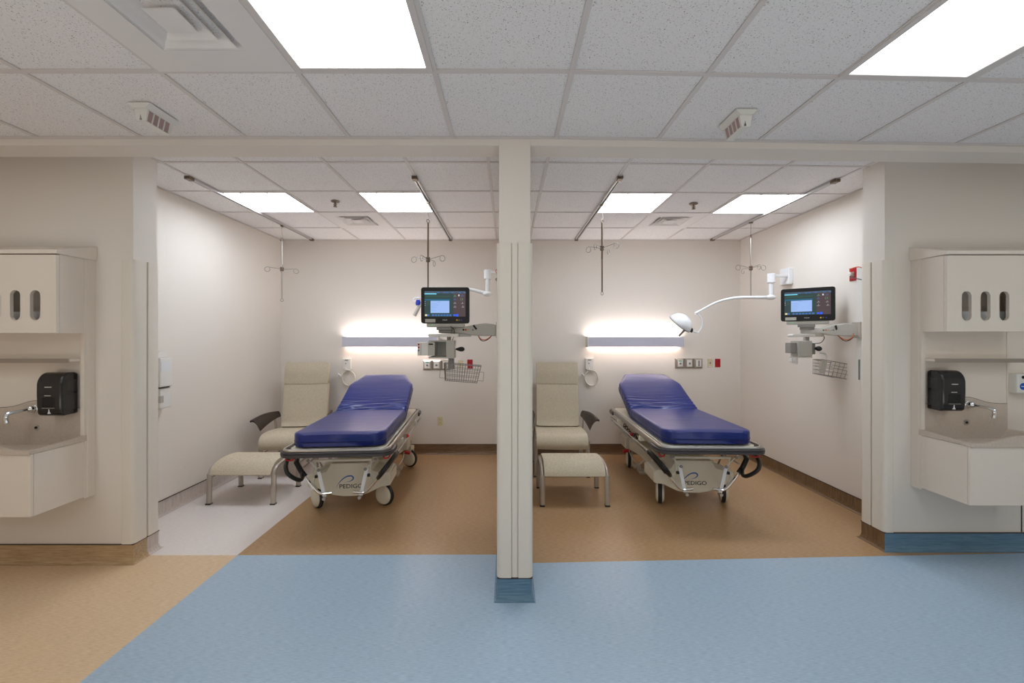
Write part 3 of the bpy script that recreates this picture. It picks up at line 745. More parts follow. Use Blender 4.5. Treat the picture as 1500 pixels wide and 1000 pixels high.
    for k, m in enumerate((M['orange'], M['dcable'])):
        xa = ax0+sx*.03; xb = ax0+sx*.16
        MB().tube(smooth_path([(xa, -.01, 1.60), (xa+sx*.02, -.03, 1.57-.005*k), (xa+sx*.06, -.03, 1.545-.008*k), (xa+sx*.10, -.025, 1.55-.01*k), (xb, 0, 1.585)]), .0035, 6).build('cable', m, t, smooth=True)['fixed'] = 1
    # wire basket
    bx, bz, bw, bh, bd, tilt = basket
    bx = W(mx)+bx
    B = T(bx, cy-.05, bz) @ Matrix.Rotation(tilt, 4, 'Y') @ Matrix.Rotation(math.radians(-14 if mode else 4), 4, 'Z')
    bs = MB()
    def rectloop(z, k, r):
        bs.tube([(-bw*k, -bd*k, z), (bw*k, -bd*k, z), (bw*k, bd*k, z), (-bw*k, bd*k, z)], r, 5, closed=True)
    st = len(bs.v)
    for z, k, r in ((bh, 1, .0035), (bh*.5, .96, .002), (bh*.1, .93, .002), (-bh*.4, .9, .002), (-bh, .86, .003)): 
        # straight closed rectangle from four bars
        c = [(-bw*k, -bd*k, z), (bw*k, -bd*k, z), (bw*k, bd*k, z), (-bw*k, bd*k, z)]
        for i in range(4): bs.tube([c[i], c[(i+1) % 4]], r, 5)
    nx = 7 if mode else 14
    for i in range(nx+1):
        u = -1+2*i/nx
        for s_ in (-1, 1): bs.tube([(u*bw, s_*bd, bh), (u*bw*.86, s_*bd*.86, -bh)], .0016, 4)
        bs.tube([(u*bw*.86, -bd*.86, -bh), (u*bw*.86, bd*.86, -bh)], .0016, 4)
    for i in range(1, 6):
        u = -1+2*i/6
        for s_ in (-1, 1): bs.tube([(s_*bw, u*bd, bh), (s_*bw*.86, u*bd*.86, -bh)], .0016, 4)
    bs.xf(B)
    q = bs.build('wire_basket', M['wire'], t, smooth=True)
    if mode == 0:
        lp = MB()
        for s_ in (-1, 1):
            pts = [(s_*bw*.9, -bd*.5, bh*.3), (s_*bw*1.18, -bd*.5, bh*.3), (s_*bw*1.18, -bd*.5, -bh*.75), (s_*bw*.9, -bd*.5, -bh*.75)]
            for a, b in zip(pts, pts[1:]): lp.tube([a, b], .002, 5)
        lp.xf(B).build('basket_loop', M['wire'], t)
        box(cxx+.03, cxx+.078, cy-.05, cy, bz+.03, z0+.002).build('basket_bracket', M['dgplas'], t, bevel=.003)
    else:
        MB().box(-bw-.0, -bw+.04, -bd-.004, -bd-.001, -bh*.9, bh).xf(B).build('basket_panel', M['gplas'], t)
        MB().box(bw*.72, bw, -bd-.004, -bd-.001, -bh*.5, bh*.9).xf(B).build('basket_panel', M['gplas'], t)
        MB().tube(smooth_path([(bx-bw*.62, cy-.08, bz+bh*.9), (bx-bw*.55, cy-.08, bz+bh*1.5), (bx-bw*.5, cy-.06, bz+bh*2.15), (bx-bw*.9, cy-.05, bz+bh*2.3)]), .007, 8).build('basket_bracket', M['wplas'], t, smooth=True)
        MB().tube(smooth_path([(bw, -bd, bh*.2), (bw+.03, -bd, bh*.1), (bw+.045, -bd, bh*.45)]), .005, 6).xf(B).build('basket_hook', M['wplas'], t, smooth=True)
    # size of the module group
    for o in list(t.children):
        if o.name not in n_before and 'fixed' not in o:
            k = 1.13 if (mode and 'basket' in o.name) else K
            o.scale = (k, k, k); o.location = (cxx*(1-k)-(.055 if mode and k == K else 0), cy*(1-k), hz*(1-k))
        if 'fixed' in o: del o['fixed']
    return t
monitor_station(-1, PX0, 3.62, -.540, 3.60, 1.844, .96, 'left patient monitor on a wall arm with module rack and wire basket, beside the column', 0, (.155, 1.245, .165, .075, .07, math.radians(5)), 0)
monitor_station(-1, XBR, 3.62, 2.88, 3.93, 1.879, .98, 'right patient monitor on a wall arm with tilted wire basket below, by the right wall', math.radians(-38), (.165, 1.30, .115, .060, .075, math.radians(12)), 1)

# ------------------------------------------------------------------ exam lamps
def exam_lamp(wall_x, sx, y, jx, jz, pts, head, hook, lab):
    t = thing('exam_lamp', lab, 'exam lamp', (wall_x, y, 0))
    def W(p): return (p[0]-wall_x, p[1]-y, p[2])
    box(0, sx*.05, -.02, .13, jz+.145, jz+.325).build('wall_box', M['wht'], t, bevel=.008)
    jX = jx-wall_x
    MB().box(sx*.05, jX+sx*.02, -.012, .02, jz+.22, jz+.25).build('stub_arm', M['wht'], t, bevel=.006)
    MB().lathe([(.036, jz+.16), (.040, jz+.165), (.040, jz+.255), (.036, jz+.26)], (jX, 0, 0), n=20).build('upper_joint', M['wht'], t, smooth=True)
    MB().lathe([(.024, jz+.02), (.022, jz+.16)], (jX, 0, 0), n=16).build('post', M['wht'], t, smooth=True)
    MB().ell((jX+sx*.005, 0, jz), .052, .04, .030).build('elbow_joint', M['wht'], t, smooth=True)
    P = smooth_path([W(p) for p in pts], 8)
    n = len(P)
    MB().tube(P, [.020-.009*i/(n-1) for i in range(n)], 12).build('spring_arm', M['wht'], t, smooth=True)
    e = Vector(P[-1])
    MB().tube([e+Vector((sx*-.02, 0, .010)), e+Vector((sx*.02, 0, -.012))], .017, 10).build('wrist_joint', M['wht'], t, smooth=True)
    hc = Vector(W(head)); tilt = math.radians(36)
    Rm = T(*hc) @ Matrix.Rotation(tilt, 4, 'Y') @ Matrix.Rotation(math.radians(24), 4, 'X') @ Matrix.Scale(.88, 4)
    piv = Rm @ Vector((.150, -.02, .004))
    MB().tube(smooth_path([Vector(W(p)) for p in hook]+[piv+Vector((.03, 0, -.012)), piv], 8), .0085, 8).build('hook_tube', M['wht'], t, smooth=True)
    prof = [(.146, -.02), (.150, -.012), (.148, .004), (.135, .035), (.110, .068), (.075, .093), (.038, .106), (.004, .110)]
    hd = MB().lathe(prof, n=28).xf(Rm).build('lamp_head', M['wht'], t, smooth=True, ang=60)
    MB().lathe([(.147, -.026), (.151, -.024), (.151, -.018), (.147, -.016)], n=28).xf(Rm).build('rim', M['dgplas'], hd, smooth=True)
    MB().lathe([(.14, -.024), (.14, -.021)], n=28).xf(Rm).build('lens', M['wplas'], hd)
    MB().lathe([(.040, -.014), (.036, .012), (.02, .03)], n=16).xf(Rm @ T(.135, -.02, .002)).build('pivot_socket', M['black'], hd, smooth=True)
    MB().lathe([(.014, -.025), (.0125, -.08), (.0125, -.135), (.010, -.14)], n=12).xf(Rm @ T(.085, -.03, 0)).build('handle', M['dgplas'], t, smooth=True)
exam_lamp(XBR, -1, 4.50, 2.90, 2.005, [(2.89, 4.50, 2.005), (2.70, 4.5, 2.005), (2.5, 4.5, 1.998), (2.30, 4.5, 1.95), (2.085, 4.5, 1.838)], (1.895, 4.47, 1.722),
          [(2.09, 4.5, 1.83), (2.135, 4.5, 1.765), (2.135, 4.5, 1.68), (2.09, 4.49, 1.618)],
          'white domed exam lamp on a curved arm over the right bed')
exam_lamp(PX0, -1, 4.50, -.215, 2.045, [(-.22, 4.50, 2.045), (-.4, 4.5, 2.09), (-.55, 4.52, 2.10), (-.66, 4.56, 2.05), (-.72, 4.60, 1.97)], (-.80, 4.62, 1.86),
          [(-.72, 4.6, 1.97), (-.78, 4.60, 2.0), (-.80, 4.62, 1.95)],
          'white exam lamp mostly hidden behind the left monitor')
# grey grip poking out left of the monitor belongs to the left lamp
lampL = [o for o in COL.objects if o.name.startswith('exam_lamp')][-1]
MB().tube([(-.905, -.02, 1.92), (-.965, -.03, 1.80)], .019, 12).build('grip', M['gplas'], lampL, smooth=True)
MB().lathe([(.026, -.03), (.03, .0), (.02, .03)], (-.925, -.02, 1.945), n=12).build('grip_collar', M['bluep'], lampL, smooth=True)

# ------------------------------------------------------------------ stretchers
def stretcher(loc, rz, lab, casters, cord=False):
    t = thing('stretcher', lab, 'hospital bed', loc, rz)
    # mattress: sections swept along a bent centre line
    HY, TH = .17, math.radians(24)
    foot, head = -.93, .80
    st = []
    ss = [foot+(HY-.08-foot)*i/24 for i in range(25)] + [HY-.08+.46*i/60 for i in range(1, 61)] + [HY+.38+(head-.38)*i/20 for i in range(1, 21)]
    def pos(sv):
        R = .16                                     # rounded fold
        d = sv-HY
        if d <= -R*TH/2*2: return sv, 0, 0
        # arc of length 2*R*TH centred on the fold is approximated by easing the angle
        k = min(1, max(0, (d+.06)/.12)); a = TH*k*k*(3-2*k)
        yy = HY+ (d*math.cos(TH) if d > 0 else d); zz = d*math.sin(TH) if d > 0 else 0
        return yy, zz, a
    def hw(sv):
        a = .37
        d0, d1 = sv-foot, HY+head-sv
        if d0 < .075: a -= .062*(1-d0/.075)
        if d1 < .24: a -= .125*(1-d1/.24)**1.0
        return a
    rings = []
    random.seed(7)
    ph = [random.uniform(0, 6) for _ in range(8)]
    NS = 30
    for i, sv in enumerate(ss):
        yy, zz, a = pos(sv); W = hw(sv); H = .058
        inset = 0
        if i == 0 or i == len(ss)-1: inset = .012
        ring = []
        up = Vector((0, -math.sin(a), math.cos(a))); c = Vector((0, yy, .727+zz))
        r = .022
        corners = [(W-r, H-r, 0), (-W+r, H-r, 90), (-W+r, -H+r, 180), (W-r, -H+r, 270)]
        sec = []
        for ci, (cx, cz, a0) in enumerate(corners):
            sec += [(cx+r*math.cos(math.radians(q)), cz+r*math.sin(math.radians(q))) for q in (a0, a0+30, a0+60, a0+90)]
            nx_ = corners[(ci+1) % 4]
            if ci in (0, 2):
                x_end = nx_[0]
                for k in range(1, 24): 
                    u = k/24; sec.append((cx+(x_end-cx)*u, cz+(r if ci == 0 else -r)))
        for (x, z) in sec:
            x *= (1-inset/W); z *= (1-inset/H)
            dz = 0
            g = math.exp(-((sv-HY)/.17)**2)
            if z > .0:
                wr = math.sin(sv*105+3.2*math.sin(x*5+ph[0])+ph[1])*.5+math.sin(sv*168+4.5*math.sin(x*4+ph[2])+ph[3])*.4
                side = .25+.75*min(1, abs(x)/W)**.7
                dz += .013*wr*g*side if sv > HY-.02 else .0015*wr*g
                dz -= .012*math.exp(-((sv-HY)/.016)**2)
                dz += .006*(1-(x/W)**2)
            elif abs(x) > W*.97:
                pass
            sxx = 1+ .004*math.sin(sv*60)*(1 if abs(z) < H*.8 else 0)
            ring.append(c+Vector((x*sxx, 0, 0))+up*(z+dz))
        rings.append(ring)
    mt = MB().loft(rings).build('mattress', M['navy'], t, smooth=True, ang=70)
    for zo in (-.012,):
        pr = []
        for i, sv in enumerate(ss):
            yy, zz, a = pos(sv); W = hw(sv); up = Vector((0, -math.sin(a), math.cos(a)))
            pr.append((Vector((0, yy, .727+zz))+up*zo, W))
        path = [p+Vector((W, 0, 0)) for p, W in pr]+[p+Vector((-W, 0, 0)) for p, W in pr[::-1]]
        MB().tube(path, .0035, 5, closed=True).build('piping', M['navy_dk'], mt, smooth=True)
    # litter deck
    dk = MB().prism([(-.345, -.93), (.345, -.93), (.385, -.88), (.385, .86), (.345, .90), (-.345, .90), (-.385, .86), (-.385, -.88)], .628, .664).build('litter_deck', M['cream'], t, bevel=.006)
    bp = MB().box(-.30, .30, 0, .74, -.022, 0).xf(T(0, HY, .662) @ Matrix.Rotation(TH, 4, 'X')).build('backrest_panel', M['cream'], t, bevel=.006)
    for s_ in (-1, 1): MB().tube([(s_*.2, HY+.1, .63), (s_*.2, HY+.45, .66+.45*math.sin(TH)-.03)], .012, 8).build('backrest_strut', M['steel'], t, smooth=True)
    # rails and bumpers around the litter: rounded rectangle path
    def rr(w_, y0, y1, r, z, n=6):
        p = []
        for cx, cy, a0 in ((w_-r, y1-r, 0), (-w_+r, y1-r, 90), (-w_+r, y0+r, 180), (w_-r, y0+r, 270)):
            p += [(x, y, z) for x, y in arc(cx, cy, r, a0, a0+90, n)]
        return p
    MB().tube(rr(.416, -.968, .898, .07, .660), .014, 10, closed=True).build('perimeter_rail', M['steel'], t, smooth=True)
    for s_ in (-1, 1):
        box(s_*.405, s_*.430, -.80, .76, .622, .662).build('side_rail_channel', M['alu'], t, bevel=.005)
    def bumper(y_end, yc, sgn):
        r = .085; W_ = .437
        pts = [(W_, y_end-sgn*.22)] + [(W_, y_end-sgn*r)] + [(W_-r+r*math.cos(math.radians(q)), y_end-sgn*r+sgn*r*math.sin(math.radians(q))) for q in (15, 30, 45, 60, 75, 90)]
        pts += [(-x, y) for x, y in pts[::-1]]
        P3 = [Vector((x, y, 0)) for x, y in pts]
        rings = []
        for i, p in enumerate(P3):
            tg = (P3[min(i+1, len(P3)-1)]-P3[max(i-1, 0)]).normalized()
            nrm = Vector((-tg.y, tg.x, 0)); 
            if nrm.y*sgn < 0 and abs(p.x) < .3: nrm = -nrm
            # outward test
            if nrm.dot(Vector((p.x, sgn*.2, 0))) < 0: nrm = -nrm
            sec = [(-.012, .612), (.004, .608), (.010, .613), (.007, .621), (.012, .625), (.012, .634), (.007, .638), (.012, .641), (.010, .647), (.002, .650), (-.012, .650)]
            rings.append([p+nrm*d+Vector((0, 0, z)) for d, z in sec])
        b = MB().loft(rings).build('bumper', M['bump'], t, smooth=True, ang=30)
        return b
    bumper(-.985, -1, -1); bumper(.91, 1, 1)
    # red release levers near the foot corners
    for s_ in (-1, 1):
        MB().tube(smooth_path([(s_*.37, -.84, .60), (s_*.41, -.88, .598), (s_*.405, -.91, .575), (s_*.37, -.89, .565), (s_*.35, -.86, .58)]), .006, 6).build('release_lever', M['red'], t, smooth=True)
        MB().tube([(s_*.43, -.15, .585), (s_*.45, -.15, .565)], .011, 8).build('release_knob', M['red'], t, smooth=True)
    # folded side rails in a slanted plane under each side
    def SP(side, y, q): return Vector((side*(.452-.26*q), y, .575-.33*q))
    for side in (-1, 1):
        rl = MB()
        rl.tube(smooth_path([SP(side, .72, .30), SP(side, .80, .16), SP(side, .78, .03), SP(side, .66, .0), SP(side, .2, .03), SP(side, -.3, .08), SP(side, -.66, .13), SP(side, -.74, .22), SP(side, -.78, .5), SP(side, -.79, .85), SP(side, -.79, .98)-Vector((side*.02, 0, 0)), SP(side, -.79, .98)-Vector((side*.11, 0, -.004))], 5), .0125, 9)
        sr = rl.build('side_rail', M['chrome'], t, smooth=True)
        r2 = MB()
        for q in (.17, .30):
            r2.tube([SP(side, .72, q-.02), SP(side, -.70, q+.08)], .008, 7)
        for y in (.45, .05, -.35):
            r2.obox(SP(side, y, .02), SP(side, y-.10, .62), (0, .026, 0), (.006, 0, .006))
        r2.build('rail_bars', M['steel'], sr, smooth=True)
        MB().tube([SP(side, -.66, .12), SP(side, -.745, .22), SP(side, -.775, .42), SP(side, -.78, .55)], .021, 10).build('grip', M['grip'], sr, smooth=True)
        MB().tube(smooth_path([SP(side, -.72, .04), SP(side, -.80, .06), SP(side, -.90, .15), SP(side, -.95, .28), SP(side, -.93, .42), SP(side, -.88, .53), SP(side, -.83, .53), SP(side, -.77, .42)], 5), .0165, 9).build('d_handle', M['grip'], sr, smooth=True)
        MB().box(-.05, .05, -.03, .03, -.02, .02).xf(T(side*.40, .40, .60)).build('hinge_block', M['cream_m'], sr, bevel=.005)
        MB().box(-.04, .04, -.03, .03, -.02, .02).xf(T(side*.40, -.42, .60)).build('hinge_block', M['cream_m'], sr, bevel=.005)
    # foot-end linkage, mirrored
    for side in (-1, 1):
        lk = MB()
        lk.obox((side*.285, -.80, .545), (side*.185, -.80, .445), (.026, 0, .026), (0, .010, 0)) if side > 0 else lk.obox((side*.285, -.80, .545), (side*.185, -.80, .445), (-.026, 0, .026), (0, .010, 0))
        l1 = lk.build('link_bar', M['wht'], t, bevel=.003)
        MB().obox((side*.20, -.785, .455), (side*.150, -.785, .225), (.032, 0, 0), (0, .012, 0)).build('link_bar', M['wht'], t, bevel=.003)
        MB().tube(smooth_path([(side*.235, -.77, .52), (side*.225, -.77, .42), (side*.25, -.76, .34), (side*.22, -.765, .28)]), .010, 7).build('link_rod', M['cream_m'], t, smooth=True)
        for (x, z) in ((.275, .535), (.192, .452)):
            MB().lathe([(.013, -.81), (.013, -.803)], (side*x, 0, z), 'Y', 12).build('bolt', M['dgplas'], l1)
        box(side*.205, side*.225, -.80, -.775, .385, .405).build('link_bumper', M['grip'], t)
        MB().lathe([(.014, -.82), (.014, -.77)], (side*.145, 0, .215), 'Y', 12).build('pivot', M['steel'], t, smooth=True)
    box(-.24, .24, -.79, -.775, .515, .535).build('cross_bar', M['cream_m'], t, bevel=.003)
    for s_ in (-1, 1): MB().box(-.02, .02, -.80, -.2, .555, .625).xf(T(s_*.30, 0, 0)).build('litter_beam', M['cream_m'], t, bevel=.004)
    # base: sculpted cover, front shield with the belly, rear shield, hydraulic columns
    fo = [(-.36, .345)]+arc(-.325, .325, .03, 150, 90, 3)+[(-.25, .36), (-.20, .375), (-.16, .445), (.16, .445), (.20, .375), (.25, .36)]+arc(.325, .325, .03, 90, 30, 3)+[(.36, .345), (.362, .25), (.345, .235), (.27, .225), (.21, .195), (.14, .165), (.05, .150), (-.05, .150), (-.14, .165), (-.21, .195), (-.27, .225), (-.345, .235), (-.362, .25)]
    cf = MB().prism(fo, -.60, -.32, 'Y').build('front_cover', M['cream'], t, bevel=.018, seg=3)
    ro = [(-.34, .37), (-.31, .39), (.31, .39), (.34, .37), (.34, .26), (.32, .245), (-.32, .245), (-.34, .26)]
    MB().prism(ro, .50, .74, 'Y').build('rear_cover', M['cream'], t, bevel=.018, seg=3)
    MB().loft([[(-a, y, z0), (a, y, z0), (a, y, z1), (a-.04, y, z1+.02), (-a+.04, y, z1+.02), (-a, y, z1)] for y, a, z0, z1 in ((-.34, .31, .20, .37), (-.15, .22, .20, .35), (.1, .20, .20, .34), (.35, .22, .22, .35), (.55, .31, .245, .37))]).build('base_cover', M['cream'], t, bevel=.01)
    for y in (-.22, .42):
        MB().box(-.10, .10, y-.10, y+.10, .36, .50).box(-.075, .075, y-.075, y+.075, .49, .632).build('lift_column', M['cream'], t, bevel=.008)
    # print on the front cover
    text('PEDIGO', .052, M['text'], cf, T(.015, -.601, .238) @ RX, 'lettering', .0012, sx=1.12)
    lg = MB()
    cur = smooth_path([(-.135, 0, .235), (-.10, 0, .285), (-.05, 0, .325), (-.005, 0, .333), (.015, 0, .315), (.0, 0, .293), (-.035, 0, .280), (-.062, 0, .277)], 6)
    wd = [(.001+.010*math.sin(PI*min(1, i/(len(cur)-1)*1.1))) if i < len(cur)-1 else .001 for i in range(len(cur))]
    vs = []
    for i, p in enumerate(cur):
        tg = (Vector(cur[min(i+1, len(cur)-1)])-Vector(cur[max(i-1, 0)])).normalized(); nn = Vector((-tg.z, 0, tg.x))
        vs += [Vector(p)+nn*abs(wd[i])/2+Vector((0, -.602, 0)), Vector(p)-nn*abs(wd[i])/2+Vector((0, -.602, 0))]
    lg.add(vs, [(2*i, 2*i+1, 2*i+3, 2*i+2) for i in range(len(cur)-1)]); lg.xf(T(.02, 0, -.002))
    lg.build('logo_swoosh', M['logo'], cf)
    # casters
    for (x, y, ang) in casters:
        C = T(x, y, 0) @ Matrix.Rotation(ang, 4, 'Z')
        fk = MB().box(-.034, .034, -.045, .05, .215, .26).box(-.034, -.022, -.04, .03, .085, .22).box(.022, .034, -.04, .03, .085, .22).xf(C).build('caster', M['cream'], t, bevel=.006)
        MB().lathe([(.078, -.021), (.1, -.014), (.104, -.006), (.104, .006), (.1, .014), (.078, .021)], (0, 0, .104), 'X', 28).xf(C).build('tyre', M['rubber'], fk, smooth=True, ang=50)
        MB().lathe([(.02, -.040), (.06, -.039), (.085, -.030), (.088, -.022), (.088, .022), (.085, .030), (.06, .039), (.02, .040)], (0, 0, .104), 'X', 28).xf(C).build('wheel', M['cream'], fk, smooth=True, ang=50)
        MB().tube([(x, y, .25), (x, y, .32)], .02, 10).build('caster_stem', M['steel'], t)
    # brake pedals and foot pedals
    for s_ in (-1, 1):
        MB().obox((s_*.29, .50, .235), (s_*.37, .47, .225), (0, .07, 0), (0, 0, .03)).build('brake_pedal', M['red'], t, bevel=.01)
        for k, y in enumerate((.0, .18)):
            MB().tube([(s_*.20, y, .22), (s_*.28, y, .15)], .010, 7).build('pedal_arm', M['steel'], t)
            box(s_*.255, s_*.33, y-.055, y+.055, .130, .165).build('foot_pedal', M['alu'], t, bevel=.01)
        MB().tube(smooth_path([(s_*.30, .46, .24), (s_*.31, .30, .20), (s_*.27, .20, .15)]), .006, 6).build('pedal_rod', M['steel'], t, smooth=True)
    if cord:
        pts = [(-.40+.02*math.sin(k*1.26), .30-.55*k/40, .58-.05*math.sin(PI*k/40)-.03*math.cos(k*1.26)) for k in range(41)]
        MB().tube(pts, .005, 6).build('coiled_cord', M['black'], t, smooth=True)
    return t
stretcher((-1.455, 4.25, 0), math.radians(4.6), 'wheeled stretcher with navy mattress in the left bay', [(-.325, -.46, math.radians(42)), (.275, -.45, math.radians(60)), (-.29, .69, math.radians(10)), (.33, .69, math.radians(63))])
stretcher((1.715, 4.33, 0), math.radians(-1.7), 'wheeled stretcher with navy mattress in the right bay', [(-.255, -.46, math.radians(-18)), (.355, -.42, math.radians(-22)), (-.26, .60, math.radians(-13)), (.33, .62, math.radians(-10))], True)

# ------------------------------------------------------------------ chairs and footstools
def sweep_x(mb, prof, W, cut=.02, n=10, crown=.0):
    """a closed YZ profile swept across X with rounded ends"""
    cy = sum(p[0] for p in prof)/len(prof); cz = sum(p[1] for p in prof)/len(prof)
    st = [(-W, .94), (-W+.006, .975), (-W+.016, 1)] + [(-W+.016+(2*W-.032)*i/n, 1) for i in range(1, n)] + [(W-.016, 1), (W-.006, .975), (W, .94)]
    mb.loft([[(x, y+(1-k)*(cy-y)*.15, z+(1-k)*(cz-z)*.9+crown*(1-(x/W)**2)) for y, z in prof] for x, k in st])
def offset_profile(line, th):
    """thick strip around a centre line (y, z): returns a closed profile"""
    P = [Vector((a, b, 0)) for a, b in line]; up = []; dn = []
    for i, p in enumerate(P):
        t_ = (P[min(i+1, len(P)-1)]-P[max(i-1, 0)]).normalized(); nn = Vector((-t_.y, t_.x, 0)); h = th[i] if isinstance(th, list) else th
        up.append(p+nn*h/2); dn.append(p-nn*h/2)
    return [(q.x, q.y) for q in up]+[(q.x, q.y) for q in dn[::-1]]
def sp2(pts, n=5): return [(p.x, p.y) for p in smooth_path([(a, b, 0) for a, b in pts], n)]
def chair(loc, rz, lab):
    t = thing('recliner_chair', lab, 'armchair', loc, rz)
    seat = MB(); ln = sp2([(-.300, .335), (-.318, .38), (-.302, .428), (-.255, .457), (-.12, .462), (.05, .448), (.27, .425)])
    sweep_x(seat, offset_profile(ln, .055), .285, crown=-.006)
    seat.build('seat', M['fab'], t, smooth=True, ang=50)
    bk = MB(); ln = sp2([(.225, .455), (.262, .52), (.288, .66), (.31, .82), (.335, .985)])
    sweep_x(bk, offset_profile(ln, .06), .262)
    bk.build('backrest', M['fab'], t, smooth=True, ang=50)
    hd = MB(); ln = sp2([(.332, .978), (.338, 1.03), (.350, 1.12), (.378, 1.215), (.385, 1.235)])
    sweep_x(hd, offset_profile(ln, [.052]+[.078]*3+[.07]*50 if 0 else .072), .262)
    hd.build('headrest', M['fabh'], t, smooth=True, ang=50)
    MB().box(-.245, .245, -.02, .0, -.36, .36).xf(T(0, .365, .84) @ Matrix.Rotation(math.radians(-9.5), 4, 'X')).build('back_shell', M['brownarm'], t, bevel=.01)
    for s_ in (-1, 1):
        # side frame: legs and rail
        MB().tube([(s_*.292, -.262, .40)]+[(s_*.292, -.262, .2), (s_*.292, -.268, .008)], .024, 12, rb=.014).build('leg', M['champ'], t, smooth=True)
        MB().tube([(s_*.292, .235, .40), (s_*.292, .26, .2), (s_*.292, .29, .008)], .024, 12, rb=.014).build('leg', M['champ'], t, smooth=True)
        MB().tube(smooth_path([(s_*.292, -.262, .38), (s_*.292, -.25, .405), (s_*.292, -.20, .412), (s_*.292, .2, .400), (s_*.292, .235, .39)]), .016, 8).build('seat_rail', M['champ'], t, smooth=True)
        for y in (-.268, .29): box(s_*.292-.02, s_*.292+.02, y-.024, y+.024, 0, .010).build('foot_glide', M['black'], t)
        MB().obox((s_*.292, .16, .40), (s_*.305, .14, .60), (0, .045, 0), (.012, 0, 0)).build('arm_support', M['champ'], t, bevel=.003)
        # arm: curved shell, narrow at the back, rolled outward at the front
        rings = []
        N = 14
        for i in range(N+1):
            u = i/N; y = .26-.46*u
            x_in = .285+.045*u**1.2; x_out = .315+.12*u**.7
            z_t = .625+.050*math.sin(PI*min(1, u*.62+.22)); 
            drop = .05+.075*u
            m_ = 8; sec = []
            for k in range(m_+1):
                v = k/m_                       # outer lip to inner drop
                x = x_out+(x_in-x_out)*v; z = z_t-.004*(1-v)-drop*(v**2.2)-.018*(1-v)**3*u
                sec.append((x, z))
            th = .020
            low = [(x-.004, z-th) for x, z in sec]
            rings.append([(s_*x, y, z) for x, z in sec]+[(s_*x, y, z) for x, z in low[::-1]])
        MB().loft(rings).build('armrest', M['brownarm'], t, smooth=True, bevel=.005, ang=50)
    for y in (-.2, .2): box(-.285, .285, y-.015, y+.015, .375, .392).build('cross_rail', M['champ'], t, bevel=.003)
    return t
chair((-2.49, 4.86, 0), math.radians(8), 'high-backed oat fabric armchair in the corner left of the left bed')
chair((.622, 4.87, 0), math.radians(-2), 'high-backed oat fabric armchair beside the column in the right bay')
def footstool(loc, rz, lab):
    t = thing('footstool', lab, 'footstool', loc, rz)
    cu = MB(); ln = sp2([(-.232, .272), (-.208, .315), (-.15, .360), (-.06, .376), (.06, .376), (.15, .360), (.208, .315), (.232, .272)], 4)
    sweep_x(cu, offset_profile(ln, .042), .283)
    cu.build('seat', M['fab'], t, smooth=True, ang=50)
    for s_ in (-1, 1):
        x = s_*.302
        MB().tube(smooth_path([(x, -.225, .25), (x, -.215, .29), (x, -.18, .33), (x, -.10, .355), (x, 0, .36), (x, .10, .355), (x, .18, .33), (x, .215, .29), (x, .225, .25)], 4), .016, 10).build('side_frame', M['champ'], t, smooth=True)
        for y in (-1, 1):
            MB().tube([(x, y*.222, .28), (x, y*.224, .22), (x, y*.232, .008)], .025, 12, rb=.014).build('leg', M['champ'], t, smooth=True)
            box(x-.022, x+.022, y*.232-.02, y*.232+.02, 0, .010).build('foot_glide', M['black'], t)
    for y in (-.12, .12): box(-.30, .30, y-.014, y+.014, .335, .350).build('cross_rail', M['champ'], t)
    return t
footstool((-2.497, 4.075, 0), 0, 'oat fabric footstool on metal legs before the left armchair')
footstool((.628, 4.035, 0), 0, 'oat fabric footstool on metal legs before the right armchair, beside the column')

